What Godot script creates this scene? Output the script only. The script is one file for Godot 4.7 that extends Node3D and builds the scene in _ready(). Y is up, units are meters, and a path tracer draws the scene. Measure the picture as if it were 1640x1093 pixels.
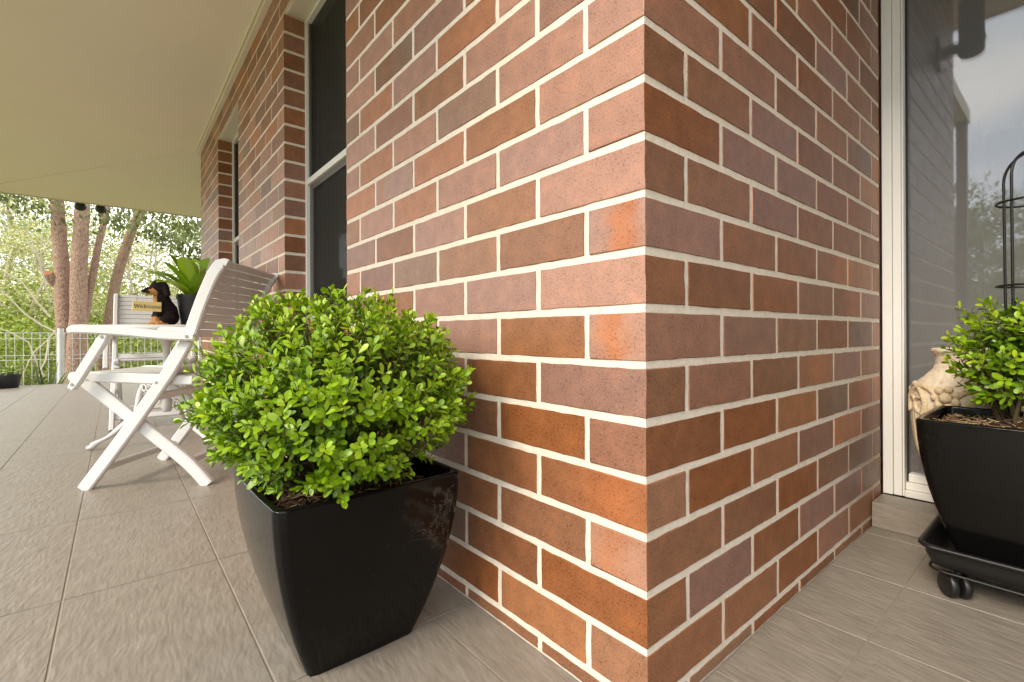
extends Node3D
# A brick house corner with a tiled veranda, potted box shrubs and white garden chairs.
# Origin: foot of the outside brick corner on the tiles. +x runs along the return wall, -z along the veranda wall.

const CAM := Vector3(-0.6065, 0.5918, 0.4165)
const YAW := 0.6949147
const FOCAL := 762.636
const JOINT := 0.630          # height of a bed joint at the corner
const MOD := 0.086            # course height
const BRICK := Vector3(0.230, 0.0765, 0.110)
const JW := 0.0128            # width of a mortar joint

var rng := RandomNumberGenerator.new()
var M := {}
var used := {}

# ---------------------------------------------------------------- mesh builder
class MB:
	var v := PackedVector3Array()
	var n := PackedVector3Array()
	var u := PackedVector2Array()
	var c := PackedColorArray()
	var ix := PackedInt32Array()
	var col := Color(1, 1, 1)
	func vert(p: Vector3, nn: Vector3, uv := Vector2.ZERO) -> int:
		v.append(p); n.append(nn); u.append(uv); c.append(col)
		return v.size() - 1
	func tri_i(a: int, b: int, d: int) -> void:
		var nn := n[a] + n[b] + n[d]
		if (v[d] - v[a]).cross(v[b] - v[a]).dot(nn) >= 0.0:
			ix.append(a); ix.append(b); ix.append(d)
		else:
			ix.append(a); ix.append(d); ix.append(b)
	func quad_i(a: int, b: int, d: int, e: int) -> void:
		tri_i(a, b, d); tri_i(a, d, e)
	func tri(a: Vector3, b: Vector3, d: Vector3) -> void:
		var nn := (d - a).cross(b - a).normalized()
		tri_i(vert(a, nn), vert(b, nn), vert(d, nn))
	func quad(a: Vector3, b: Vector3, d: Vector3, e: Vector3, nn := Vector3.ZERO, uvs := []) -> void:
		if nn == Vector3.ZERO:
			nn = (d - a).cross(b - a).normalized()
		var q := [a, b, d, e]
		var k := []
		for i in 4:
			k.append(vert(q[i], nn, uvs[i] if uvs.size() == 4 else Vector2.ZERO))
		quad_i(k[0], k[1], k[2], k[3])
	func box(lo: Vector3, hi: Vector3) -> void:
		for ax in 3:
			for sg in 2:
				var a1 := (ax + 1) % 3
				var a2 := (ax + 2) % 3
				var nn := Vector3.ZERO
				nn[ax] = 1.0 if sg == 1 else -1.0
				var q := []
				for k in [[0, 0], [1, 0], [1, 1], [0, 1]]:
					var p := Vector3.ZERO
					p[ax] = hi[ax] if sg == 1 else lo[ax]
					p[a1] = hi[a1] if k[0] == 1 else lo[a1]
					p[a2] = hi[a2] if k[1] == 1 else lo[a2]
					q.append(p)
				quad(q[0], q[1], q[2], q[3], nn)
	# box with rounded edges, centred; jit moves rim vertices; uv rects per face pair
	func rbox(size: Vector3, r: float, seg: Vector3i, at := Vector3.ZERO, jit := 0.0, rg: RandomNumberGenerator = null, uvf = null) -> void:
		var h := size * 0.5
		var cuts := []
		for ax in 3:
			var a := [-h[ax], -h[ax] + r]
			for k in range(1, seg[ax]):
				a.append(lerpf(-h[ax] + r, h[ax] - r, float(k) / seg[ax]))
			a.append(h[ax] - r); a.append(h[ax])
			cuts.append(a)
		var seen := {}
		for ax in 3:
			var a1 := (ax + 1) % 3
			var a2 := (ax + 2) % 3
			for sg in 2:
				var g := []
				for i in cuts[a1].size():
					var row := []
					for j in cuts[a2].size():
						var p := Vector3.ZERO
						p[ax] = h[ax] if sg == 1 else -h[ax]
						p[a1] = cuts[a1][i]; p[a2] = cuts[a2][j]
						var q := Vector3(clampf(p.x, -h.x + r, h.x - r), clampf(p.y, -h.y + r, h.y - r), clampf(p.z, -h.z + r, h.z - r))
						var d := (p - q)
						var nn := d.normalized()
						var w := q + nn * r
						if jit > 0.0 and rg != null:
							var key := Vector3i((p * 20000.0).round())
							if not seen.has(key):
								var onrim := int(absf(absf(p.x) - h.x) < r * 1.1) + int(absf(absf(p.y) - h.y) < r * 1.1) + int(absf(absf(p.z) - h.z) < r * 1.1)
								seen[key] = Vector3(rg.randf_range(-1, 1), rg.randf_range(-1, 1), rg.randf_range(-1, 1) * 0.2) * (jit if onrim >= 2 else 0.0)
							w += seen[key]
						var uv := Vector2.ZERO
						if uvf != null:
							uv = uvf.call(p, ax)
						row.append(vert(w + at, nn, uv))
					g.append(row)
				for i in g.size() - 1:
					for j in g[0].size() - 1:
						quad_i(g[i][j], g[i + 1][j], g[i + 1][j + 1], g[i][j + 1])
	func tube(pts: Array, rad, sides := 8, caps := true) -> void:
		var rings := []
		var ref := Vector3.UP
		var prev := Vector3.ZERO
		var run := 0.0
		for i in pts.size():
			var t: Vector3 = (pts[mini(i + 1, pts.size() - 1)] - pts[maxi(i - 1, 0)]).normalized()
			if i == 0:
				ref = t.cross(Vector3.UP if absf(t.y) < 0.9 else Vector3.RIGHT).normalized()
			else:
				ref = (ref - t * ref.dot(t)).normalized()
				run += pts[i].distance_to(prev)
			prev = pts[i]
			var b := t.cross(ref)
			var r: float = rad[i] if rad is Array or rad is PackedFloat32Array else rad
			var ring := []
			for k in sides + 1:
				var a := TAU * k / sides
				var d := ref * cos(a) + b * sin(a)
				ring.append(vert(pts[i] + d * r, d, Vector2(float(k) / sides, run)))
			rings.append(ring)
		for i in rings.size() - 1:
			for k in sides:
				quad_i(rings[i][k], rings[i][k + 1], rings[i + 1][k + 1], rings[i + 1][k])
		if caps:
			for e in 2:
				var i := 0 if e == 0 else pts.size() - 1
				var o: Vector3 = pts[i] - (pts[1] if e == 0 else pts[pts.size() - 2])
				var m := vert(pts[i], o.normalized())
				var rr := []
				for k in sides + 1:
					rr.append(vert(v[rings[i][k]], o.normalized()))
				for k in sides:
					tri_i(m, rr[k], rr[k + 1])
	func lathe(prof: Array, sides := 32, at := Vector3.ZERO) -> void:
		var rings := []
		for i in prof.size():
			var a: Vector2 = prof[maxi(i - 1, 0)]
			var b: Vector2 = prof[mini(i + 1, prof.size() - 1)]
			var t := (b - a).normalized()
			var ring := []
			for k in sides + 1:
				var an := TAU * k / sides
				var d := Vector3(cos(an), 0, sin(an))
				ring.append(vert(at + d * prof[i].x + Vector3.UP * prof[i].y, (d * t.y - Vector3.UP * t.x).normalized(), Vector2(float(k) / sides, float(i) / prof.size())))
			rings.append(ring)
		for i in prof.size() - 1:
			for k in sides:
				quad_i(rings[i][k], rings[i][k + 1], rings[i + 1][k + 1], rings[i + 1][k])
	# a bar of oblong section with chamfered edges swept along points; side is the constant lateral direction
	func bar(pts: Array, side: Vector3, wide: float, thick, ch := 0.004) -> void:
		var rings := []
		var np := pts.size()
		for i in np:
			var t: Vector3 = (pts[mini(i + 1, np - 1)] - pts[maxi(i - 1, 0)]).normalized()
			var up := side.cross(t).normalized()
			var th: float = thick[i] if thick is Array else thick
			var w2 := wide * 0.5
			var t2 := th * 0.5
			var sec := [Vector2(-w2 + ch, -t2), Vector2(w2 - ch, -t2), Vector2(w2, -t2 + ch), Vector2(w2, t2 - ch), Vector2(w2 - ch, t2), Vector2(-w2 + ch, t2), Vector2(-w2, t2 - ch), Vector2(-w2, -t2 + ch)]
			var ring := []
			for q in sec:
				ring.append([pts[i] + side * q.x + up * q.y])
			rings.append([ring, up])
		for k in 8:
			var k2 := (k + 1) % 8
			var row := []
			for i in np:
				var up: Vector3 = rings[i][1]
				var nn: Vector3 = [-up, (side - up).normalized(), side, (side + up).normalized(), up, (up - side).normalized(), -side, (-side - up).normalized()][k]
				row.append([vert(rings[i][0][k][0], nn), vert(rings[i][0][k2][0], nn)])
			for i in np - 1:
				quad_i(row[i][0], row[i][1], row[i + 1][1], row[i + 1][0])
		for e in 2:
			var i := 0 if e == 0 else np - 1
			var o: Vector3 = (pts[i] - (pts[1] if e == 0 else pts[np - 2])).normalized()
			var m := vert(pts[i], o)
			var rr := []
			for k in 8:
				rr.append(vert(rings[i][0][k][0], o))
			for k in 8:
				tri_i(m, rr[k], rr[(k + 1) % 8])
	func disc(at: Vector3, nn: Vector3, r: float, sides := 16) -> void:
		var a := nn.cross(Vector3.UP if absf(nn.y) < 0.9 else Vector3.RIGHT).normalized()
		var b := nn.cross(a)
		var m := vert(at, nn)
		var rr := []
		for k in sides:
			rr.append(vert(at + (a * cos(TAU * k / sides) + b * sin(TAU * k / sides)) * r, nn))
		for k in sides:
			tri_i(m, rr[k], rr[(k + 1) % sides])
	func ball(at: Vector3, r: Vector3, rows := 8, sides := 12) -> void:
		var g := []
		for i in rows + 1:
			var row := []
			for k in sides + 1:
				var a := PI * i / rows
				var b := TAU * k / sides
				var d := Vector3(sin(a) * cos(b), cos(a), sin(a) * sin(b))
				row.append(vert(at + d * r, (d / r).normalized()))
			g.append(row)
		for i in rows:
			for k in sides:
				quad_i(g[i][k], g[i][k + 1], g[i + 1][k + 1], g[i + 1][k])
	func add(o: MB, x: Transform3D, cc: Color) -> void:
		var base := v.size()
		for i in o.v.size():
			v.append(x * o.v[i]); n.append((x.basis * o.n[i]).normalized()); u.append(o.u[i]); c.append(cc)
		for i in o.ix:
			ix.append(base + i)
	func mesh() -> ArrayMesh:
		var a := []
		a.resize(Mesh.ARRAY_MAX)
		a[Mesh.ARRAY_VERTEX] = v; a[Mesh.ARRAY_NORMAL] = n; a[Mesh.ARRAY_TEX_UV] = u; a[Mesh.ARRAY_COLOR] = c; a[Mesh.ARRAY_INDEX] = ix
		var m := ArrayMesh.new()
		m.add_surface_from_arrays(Mesh.PRIMITIVE_TRIANGLES, a)
		return m

# ---------------------------------------------------------------- nodes
func numbered(called: String) -> String:
	var k: int = used.get(called, 0)
	used[called] = k + 1
	return called if k == 0 else "%s_%03d" % [called, k]

func tag(o: Node, label: String, category: String, group := "", kind := "") -> Node:
	o.set_meta("label", label); o.set_meta("category", category)
	if group: o.set_meta("group", group)
	if kind: o.set_meta("kind", kind)
	return o

func thing(called: String, label: String, category: String, at := Vector3.ZERO, turn := 0.0, group := "") -> Node3D:
	var o := Node3D.new()
	o.name = numbered(called)
	add_child(o)
	o.position = at; o.rotation.y = turn
	tag(o, label, category, group)
	return o

func put(called: String, mesh: Mesh, mat: Material, parent: Node = self, x := Transform3D.IDENTITY) -> MeshInstance3D:
	var o := MeshInstance3D.new()
	o.name = numbered(called) if parent == self else called
	o.mesh = mesh
	o.material_override = mat
	o.transform = x
	parent.add_child(o, true)
	return o

func boxpart(called: String, lo: Vector3, hi: Vector3, mat: Material, parent: Node, r := 0.003) -> MeshInstance3D:
	var mb := MB.new()
	mb.rbox(hi - lo, minf(r, (hi - lo)[(hi - lo).min_axis_index()] * 0.3), Vector3i(1, 1, 1))
	return put(called, mb.mesh(), mat, parent, Transform3D(Basis(), (lo + hi) * 0.5))

func stuff(o: Node) -> Node:
	o.set_meta("kind", "stuff")
	return o

func rgb(r: float, g: float, b: float) -> Color:
	return Color(r / 255.0, g / 255.0, b / 255.0)

func plain(col: Color, rough := 0.6, spec := 0.5) -> StandardMaterial3D:
	var m := StandardMaterial3D.new()
	m.albedo_color = col; m.roughness = rough; m.metallic_specular = spec
	return m

func noise(freq: float, seed: int, oct := 3, type := FastNoiseLite.TYPE_SIMPLEX_SMOOTH) -> FastNoiseLite:
	var f := FastNoiseLite.new()
	f.noise_type = type; f.frequency = freq; f.seed = seed; f.fractal_octaves = oct
	return f

func noise_tex(freq: float, seed: int, w := 512, h := 512, normal := 0.0, ramp: Array = [], oct := 4) -> NoiseTexture2D:
	var t := NoiseTexture2D.new()
	t.width = w; t.height = h; t.seamless = true
	t.noise = noise(freq, seed, oct)
	if normal > 0.0:
		t.as_normal_map = true; t.bump_strength = normal
	if ramp.size() > 0:
		var g := Gradient.new()
		var off := PackedFloat32Array()
		var cc := PackedColorArray()
		for i in ramp.size():
			off.append(float(i) / (ramp.size() - 1)); cc.append(ramp[i])
		g.offsets = off; g.colors = cc
		t.color_ramp = g
	return t

func tri_noise(m: StandardMaterial3D, ramp: Array, freq: float, scale: float, seed: int, bump := 0.0, bscale := 0.0, bfreq := 0.03) -> StandardMaterial3D:
	m.albedo_color = Color.WHITE
	m.albedo_texture = noise_tex(freq, seed, 512, 512, 0.0, ramp)
	m.uv1_triplanar = true; m.uv1_world_triplanar = true
	m.uv1_scale = Vector3.ONE * scale
	if bump > 0.0:
		m.normal_enabled = true
		m.normal_texture = noise_tex(bfreq, seed + 7, 512, 512, bump)
		m.normal_scale = bscale
	return m

# ---------------------------------------------------------------- brick atlas
const CELLS_X := 8
const CELLS_Y := 12
const CW := 192
const CH := 64
var cells := {}       # kind -> list of cell numbers

func brick_atlas() -> ImageTexture:
	var kinds := {  # plum, brown, tan and rust deepened to paint in the return wall's shade
		"pink": [[170, 125, 104], 0], "plum": [[147, 105, 86], 0], "brown": [[138, 93, 65], 0], "tan": [[150, 102, 70], 0],
		"orange": [[174, 113, 75], 0], "grey": [[150, 114, 92], 0], "stripe": [[168, 126, 106], 1], "half": [[142, 95, 66], 2], "rust": [[142, 90, 56], 0], "smoke": [[134, 95, 72], 3]}
	var names := ["pink", "plum", "pink", "brown", "pink", "plum", "tan", "brown", "orange", "tan", "grey", "pink",
		"stripe", "plum", "half", "brown", "rust", "pink", "tan", "plum", "smoke", "brown", "stripe", "rust",
		"half", "plum", "pink", "tan", "orange", "brown", "rust", "grey"]
	var w := CW * CELLS_X
	var hh := CH * CELLS_Y
	var data := PackedByteArray()
	data.resize(w * hh * 3)
	var blot := noise(0.022, 3, 3)
	var fine := noise(0.22, 5, 2)
	var r := RandomNumberGenerator.new()
	r.seed = 41
	for cy in CELLS_Y:
		for cx in CELLS_X:
			var id := cy * CELLS_X + cx
			var kd: String = names[id % names.size()]
			if not cells.has(kd): cells[kd] = []
			cells[kd].append(id)
			var base: Array = kinds[kd][0]
			var mode: int = kinds[kd][1]
			var sh := r.randf_range(-9, 9)
			var warm := r.randf_range(-5, 5)
			var fc := r.randf_range(0.15, 0.38) if mode == 1 else r.randf_range(0.55, 0.9)
			var fw := r.randf_range(0.07, 0.13) if mode == 1 else r.randf_range(0.25, 0.4)
			var speck := r.randf_range(0.002, 0.012)
			var amt := r.randf_range(0.35, 1.0)
			var small := [[0.0, 0.0, 0.0]]
			for k in 5:
				small.append([r.randf_range(-14, 14), r.randf(), r.randf_range(0.1, 0.3)])
			for y in CH:
				for x in CW:
					var fx := float(x) / CW
					var gx := cx * CW + x
					var gy := cy * CH + y
					var b := blot.get_noise_2d(gx, gy)
					var f := fine.get_noise_2d(gx, gy)
					var d := sh + b * 8.0 + f * 9.0 + r.randf_range(-5, 5)
					var cr: float = base[0] + d + warm
					var cg: float = base[1] + d * 0.85
					var cb: float = base[2] + d * 0.75 - warm
					var fl := 0.0
					if mode == 1 or mode == 2:
						fl = exp(-pow((fx - fc + b * 0.08) / fw, 2.0)) * (0.85 + 0.15 * f) * amt
						cr = lerpf(cr, 184 + d, fl); cg = lerpf(cg, 108 + d * 0.7, fl); cb = lerpf(cb, 62 + d * 0.5, fl)
					elif mode == 3:
						fl = clampf((fx - fc) * 3.0 + 0.5 + b * 0.4, 0.0, 1.0)
						cr = lerpf(cr, 132 + d, fl); cg = lerpf(cg, 103 + d, fl); cb = lerpf(cb, 84 + d, fl)
					elif mode == 0:
						fl = clampf(b * 0.9 - 0.2, 0.0, 0.2)
						cr = lerpf(cr, cr + 22, fl); cb = lerpf(cb, cb - 12, fl)
					if f > 0.40 + 0.12 * b or r.randf() < speck:
						cr -= 34; cg -= 29; cb -= 24
					elif r.randf() < 0.004:
						cr += 26; cg += 20; cb += 14
					var o := (gy * w + gx) * 3
					data[o] = clampi(int(cr), 0, 255); data[o + 1] = clampi(int(cg), 0, 255); data[o + 2] = clampi(int(cb), 0, 255)
	return ImageTexture.create_from_image(Image.create_from_data(w, hh, false, Image.FORMAT_RGB8, data))

var brick_cache := {}
func brick_mesh(len: float, hgt: float, front: int, ends: int, v: int) -> ArrayMesh:
	var key := "%d_%d_%d_%d_%d" % [int(len * 1000), int(hgt * 1000), front, ends, v]
	if brick_cache.has(key):
		return brick_cache[key]
	var r := RandomNumberGenerator.new()
	r.seed = 100 + v
	var mb := MB.new()
	var uvf := func(p: Vector3, ax: int) -> Vector2:
		var cell := ends if ax == 0 else front
		var cx := cell % CELLS_X
		var cy := cell / CELLS_X
		var a := (p.x + len * 0.5) / 0.23 if ax != 0 else 0.04 + (p.z + 0.055) / 0.23
		a = clampf(a, 0.006, 0.994)
		var b := clampf(0.5 - p.y / 0.0765, 0.02, 0.98) if ax != 1 else 0.5 + p.z * 4.0
		return Vector2((cx + a) / CELLS_X, (cy + b) / CELLS_Y)
	mb.rbox(Vector3(len, hgt, BRICK.z), 0.0016, Vector3i(9, 3, 1), Vector3.ZERO, 0.0010, r, uvf)
	brick_cache[key] = mb.mesh()
	return brick_cache[key]

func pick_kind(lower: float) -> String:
	# random mix of kinds; pinker above paints in sheen, browner and oranger near the foot
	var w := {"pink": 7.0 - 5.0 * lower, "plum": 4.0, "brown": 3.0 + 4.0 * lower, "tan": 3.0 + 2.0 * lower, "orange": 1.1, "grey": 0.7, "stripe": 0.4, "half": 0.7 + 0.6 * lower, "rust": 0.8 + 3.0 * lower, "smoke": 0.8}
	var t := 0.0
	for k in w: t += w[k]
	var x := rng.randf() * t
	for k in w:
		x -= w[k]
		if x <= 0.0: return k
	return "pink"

func pick_cell(kind: String) -> int:
	var a: Array = cells[kind]
	return a[rng.randi() % a.size()]

# screen size of a point, only used to choose which bricks and leaves are separate parts
func seen_at(p: Vector3) -> Vector3:
	var d := p - CAM
	var fw := d.x * sin(YAW) - d.z * cos(YAW)
	var rr := d.x * cos(YAW) + d.z * sin(YAW)
	if fw < 0.05: return Vector3(-9999, 0, 0)
	return Vector3(820 + FOCAL * rr / fw, 535.4 - FOCAL * d.y / fw, fw)

# ---------------------------------------------------------------- start
func _ready() -> void:
	rng.seed = 20
	set_view()
	make_materials()
	build_ground()
	build_floor()
	build_house()
	build_planters()
	build_urn()
	build_chairs()
	build_table()
	build_lantern()
	build_edge_things()
	build_trees()

func set_view() -> void:
	var cam := Camera3D.new()
	cam.name = "camera"
	cam.projection = Camera3D.PROJECTION_FRUSTUM
	cam.near = 0.05
	cam.far = 400.0
	cam.size = 1093.0 / FOCAL * cam.near
	cam.frustum_offset = Vector2(0, -(546.5 - 535.385) / FOCAL * cam.near)
	cam.transform = Transform3D(Basis(Vector3.UP, -YAW) * Basis(Vector3.BACK, -0.00471), CAM)
	add_child(cam)
	cam.current = true
	var env := Environment.new()
	env.tonemap_mode = Environment.TONE_MAPPER_LINEAR
	env.tonemap_exposure = 3.2
	env.background_mode = Environment.BG_SKY
	var sky := Sky.new()
	var pm := PanoramaSkyMaterial.new()
	pm.panorama = cloud_sky()
	sky.sky_material = pm
	env.sky = sky
	env.background_energy_multiplier = 1.0
	env.sdfgi_enabled = true; env.ssao_enabled = true; env.ssil_enabled = true
	var we := WorldEnvironment.new()
	we.name = "environment"
	we.environment = env
	add_child(we)
	var sun := DirectionalLight3D.new()
	sun.name = "sun"
	sun.light_energy = 0.34
	sun.light_angular_distance = 20.0
	sun.light_color = Color(1.0, 0.95, 0.87)
	sun.shadow_enabled = true
	sun.basis = Basis.looking_at(-Vector3(-0.80, 0.60, 0.08).normalized())
	add_child(sun)

func cloud_sky() -> ImageTexture:
	var w := 768
	var h := 384
	var im := Image.create(w, h, false, Image.FORMAT_RGBF)
	var a := noise(1.7, 11, 5)
	var b := noise(4.0, 12, 4)
	for y in h:
		var el := (0.5 - (y + 0.5) / h) * PI
		for x in w:
			var az := (x + 0.5) / w * TAU
			var d := Vector3(cos(el) * sin(az), sin(el), cos(el) * cos(az))
			var p := d * 1.0
			p.y *= 2.6
			var f := 0.5 + a.get_noise_3dv(p) * 0.9 + b.get_noise_3dv(p) * 0.25
			f = smoothstep(0.1, 0.85, f)
			var c := Color(0.62, 0.70, 0.80).lerp(Color(1.04, 1.03, 1.0), f)
			if el < 0.0: c = Color(0.5, 0.5, 0.45)
			im.set_pixel(x, y, c)
	return ImageTexture.create_from_image(im)

func make_materials() -> void:
	var m := StandardMaterial3D.new()
	m.albedo_texture = brick_atlas()
	m.roughness = 0.42
	m.normal_enabled = true
	m.normal_texture = noise_tex(0.35, 21, 2048, 1024, 4.0, [], 3)
	m.normal_scale = 0.22
	M.brick = m
	M.mortar = tri_noise(plain(Color.WHITE, 0.9, 0.3), [rgb(220, 206, 186), rgb(228, 215, 197), rgb(234, 222, 206)], 0.03, 3.0, 31, 4.0, 0.35, 0.12)
	M.ceiling = tri_noise(plain(Color.WHITE, 0.75, 0.3), [rgb(240, 230, 213), rgb(242, 233, 217)], 0.01, 0.3, 33)
	M.trim = plain(rgb(226, 217, 198), 0.5)
	M.white_frame = plain(rgb(232, 229, 223), 0.35)
	M.grey_frame = plain(rgb(78, 76, 71), 0.4)
	M.sealant = plain(rgb(40, 36, 32), 0.8)
	var g := plain(Color(1, 1, 1, 0.04), 0.02, 0.7)
	g.transparency = BaseMaterial3D.TRANSPARENCY_ALPHA
	M.glass = g
	var sc := plain(Color(0.22, 0.215, 0.20, 0.5), 0.8, 0.2)
	sc.transparency = BaseMaterial3D.TRANSPARENCY_ALPHA
	M.screen = sc
	M.inner_wall = plain(rgb(104, 95, 84), 0.9)
	M.inner_floor = plain(rgb(84, 66, 50), 0.6)
	M.curtain = plain(rgb(84, 80, 72), 0.9)
	# tiles
	var t := plain(Color.WHITE, 0.42, 0.45)
	t.albedo_texture = streak_tex(61, false)
	t.normal_enabled = true
	t.normal_texture = streak_tex(62, true)
	t.normal_scale = 0.11
	M.tile = t
	M.grout = plain(rgb(148, 136, 118), 0.9)
	M.slab = tri_noise(plain(Color.WHITE, 0.9), [rgb(130, 122, 108), rgb(150, 142, 126)], 0.03, 0.8, 44)
	M.ground = tri_noise(plain(Color.WHITE, 0.95), [rgb(70, 66, 40), rgb(98, 100, 52), rgb(120, 112, 70), rgb(92, 104, 50)], 0.03, 0.25, 46)
	var gl := plain(rgb(13, 12, 11), 0.12, 0.34)
	gl.normal_enabled = true
	gl.normal_texture = noise_tex(0.02, 71, 512, 512, 1.5)
	gl.normal_scale = 0.25
	M.glaze = gl
	var gs := gl.duplicate()
	gs.albedo_color = Color.WHITE
	gs.albedo_texture = stain_tex()
	M.glaze_marked = gs
	M.soil = tri_noise(plain(Color.WHITE, 0.95, 0.2), [rgb(34, 24, 17), rgb(62, 44, 30), rgb(88, 66, 45)], 0.06, 6.0, 51, 8.0, 1.0, 0.1)
	var vc := plain(Color.WHITE, 0.9, 0.3)
	vc.vertex_color_use_as_albedo = true
	M.vertex = vc
	M.black_plastic = plain(rgb(22, 21, 21), 0.42)
	M.nursery_black = plain(rgb(38, 38, 37), 0.5)
	M.black_metal = plain(rgb(20, 19, 18), 0.45)
	M.white_resin = plain(rgb(214, 213, 211), 0.4)
	M.white_cast = plain(rgb(210, 208, 203), 0.45)
	M.screw = plain(rgb(150, 148, 144), 0.35)
	var leaf_cols := [rgb(66, 96, 18), rgb(92, 126, 18), rgb(116, 150, 20), rgb(142, 172, 28), rgb(168, 188, 44)]
	M.leaf = []
	for c in leaf_cols:
		var lm := plain(c, 0.38, 0.5)
		lm.backlight_enabled = true
		lm.backlight = Color(0.5, 0.55, 0.2)
		M.leaf.append(lm)
	var lv := plain(Color.WHITE, 0.38, 0.5)
	lv.vertex_color_use_as_albedo = true
	lv.backlight_enabled = true
	lv.backlight = Color(0.5, 0.55, 0.2)
	M.leaf_vertex = lv
	var tv := plain(Color.WHITE, 0.6, 0.3)
	tv.vertex_color_use_as_albedo = true
	tv.backlight_enabled = true
	tv.backlight = Color(0.55, 0.6, 0.3)
	M.tree_leaf = tv
	M.twig = plain(rgb(74, 62, 36), 0.8)
	M.urn = tri_noise(plain(Color.WHITE, 0.85, 0.3), [rgb(186, 140, 106), rgb(208, 186, 158), rgb(222, 210, 188), rgb(228, 218, 198), rgb(214, 198, 172)], 0.02, 5.0, 81, 4.0, 0.4, 0.08)
	M.urn_gilt = tri_noise(plain(Color.WHITE, 0.8, 0.3), [rgb(172, 130, 86), rgb(214, 196, 162), rgb(228, 218, 198)], 0.05, 8.0, 83)
	M.bark = tri_noise(plain(Color.WHITE, 0.95, 0.2), [rgb(92, 72, 60), rgb(140, 114, 98), rgb(168, 142, 124), rgb(122, 96, 80), rgb(148, 108, 82)], 0.025, 1.4, 91, 8.0, 1.0, 0.05)
	M.bark.uv1_scale = Vector3(2.4, 0.55, 2.4)
	M.pale_bark = tri_noise(plain(Color.WHITE, 0.9, 0.2), [rgb(150, 138, 118), rgb(184, 174, 152), rgb(130, 116, 96)], 0.03, 1.5, 93)
	M.fence = plain(rgb(226, 227, 225), 0.45)
	M.light_block = tri_noise(plain(Color.WHITE, 0.8), [rgb(132, 92, 70), rgb(150, 108, 82)], 0.03, 2.0, 97)  # for the unseen wall added to dim the porch
	M.post = plain(rgb(116, 98, 78), 0.5)
	M.fascia = plain(rgb(214, 204, 182), 0.5)
	M.metal_roof = plain(rgb(120, 116, 108), 0.5)

# long wavy ridges of a riven tile, running along v
func streak_tex(seed: int, normal: bool) -> ImageTexture:
	var s := 512
	var n1 := noise(1.0, seed, 4)
	var n2 := noise(1.0, seed + 1, 2)
	var hf := PackedFloat32Array()
	hf.resize(s * s)
	for y in s:
		for x in s:
			# torus lookup keeps it seamless enough: fade between two samples
			var fx := float(x) / s
			var fy := float(y) / s
			var wob := n2.get_noise_2d(fx * 6.0, fy * 5.0) * 0.012
			var a := n1.get_noise_2d((fx + wob + fy * 0.12) * 56.0, fy * 11.0)
			var b := n2.get_noise_2d((fx + wob + fy * 0.12) * 24.0 + 40.0, fy * 6.0)
			hf[y * s + x] = 0.65 * a + 0.5 * b
	var im := Image.create(s, s, false, Image.FORMAT_RGB8)
	if normal:
		for y in s:
			for x in s:
				var dx := hf[y * s + (x + 1) % s] - hf[y * s + (x + s - 1) % s]
				var dy := hf[((y + 1) % s) * s + x] - hf[((y + s - 1) % s) * s + x]
				var v := Vector3(-dx * 3.0, dy * 3.0, 1.0).normalized()
				im.set_pixel(x, y, Color(v.x * 0.5 + 0.5, v.y * 0.5 + 0.5, v.z * 0.5 + 0.5))
	else:
		var r := RandomNumberGenerator.new()
		r.seed = seed
		var big := noise(0.012, seed + 3, 3)
		for y in s:
			for x in s:
				var d := hf[y * s + x] * 0.045 + r.randf_range(-0.012, 0.012) + big.get_noise_2d(x, y) * 0.02
				im.set_pixel(x, y, Color(0.530 + d, 0.494 + d, 0.448 + d))
	return ImageTexture.create_from_image(im)

# black glaze with lime streaks and scratches, laid on one face of the pot
func stain_tex() -> ImageTexture:
	var w := 512
	var h := 512
	var im := Image.create(w, h, false, Image.FORMAT_RGB8)
	im.fill(rgb(13, 12, 11))
	var r := RandomNumberGenerator.new()
	r.seed = 5
	var warp := noise(0.012, 9, 3)
	# vein-like runs of lime: where a warped noise crosses zero, kept to the upper right of the face
	var vein := noise(0.011, 17, 3)
	var patch := noise(0.03, 23, 2)
	for y in h:
		for x in w:
			var fx := float(x) / w
			var fy := float(y) / h
			var k := smoothstep(0.66, 0.8, fx + 0.05 * warp.get_noise_2d(x, y)) * smoothstep(0.42, 0.34, fy) * smoothstep(0.02, 0.06, fy)
			if k <= 0.0: continue
			var q := absf(vein.get_noise_2d(x * 0.55 + warp.get_noise_2d(x, y) * 50.0, y * 1.7 - x * 0.3))
			var p := patch.get_noise_2d(x * 1.3, y * 0.8)
			var s := 0.0
			if q < 0.035: s = 0.55
			elif p > 0.24 and fx > 0.84: s = 0.4
			s *= k * (0.6 + 0.4 * patch.get_noise_2d(x * 4.0, y * 4.0) + r.randf_range(-0.1, 0.1))
			if s > 0.02:
				im.set_pixel(x, y, rgb(13, 12, 11).lerp(rgb(128, 118, 100), clampf(s * 1.3, 0, 1)))
	for i in 26:
		var p := Vector2(r.randf_range(20, 490), r.randf_range(160, 490))
		var d := Vector2.from_angle(r.randf_range(-0.9, -0.2))
		for k in r.randi_range(3, 26):
			p += d.rotated(r.randf_range(-0.5, 0.5))
			if p.x > 1 and p.x < w - 2 and p.y > 1 and p.y < h - 2:
				im.set_pixel(int(p.x), int(p.y), rgb(58, 54, 48))
	return ImageTexture.create_from_image(im)

# ---------------------------------------------------------------- ground and floor
const EDGE_X := -2.2
const EDGE_Z := -7.75
const GROUND := -0.5

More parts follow.
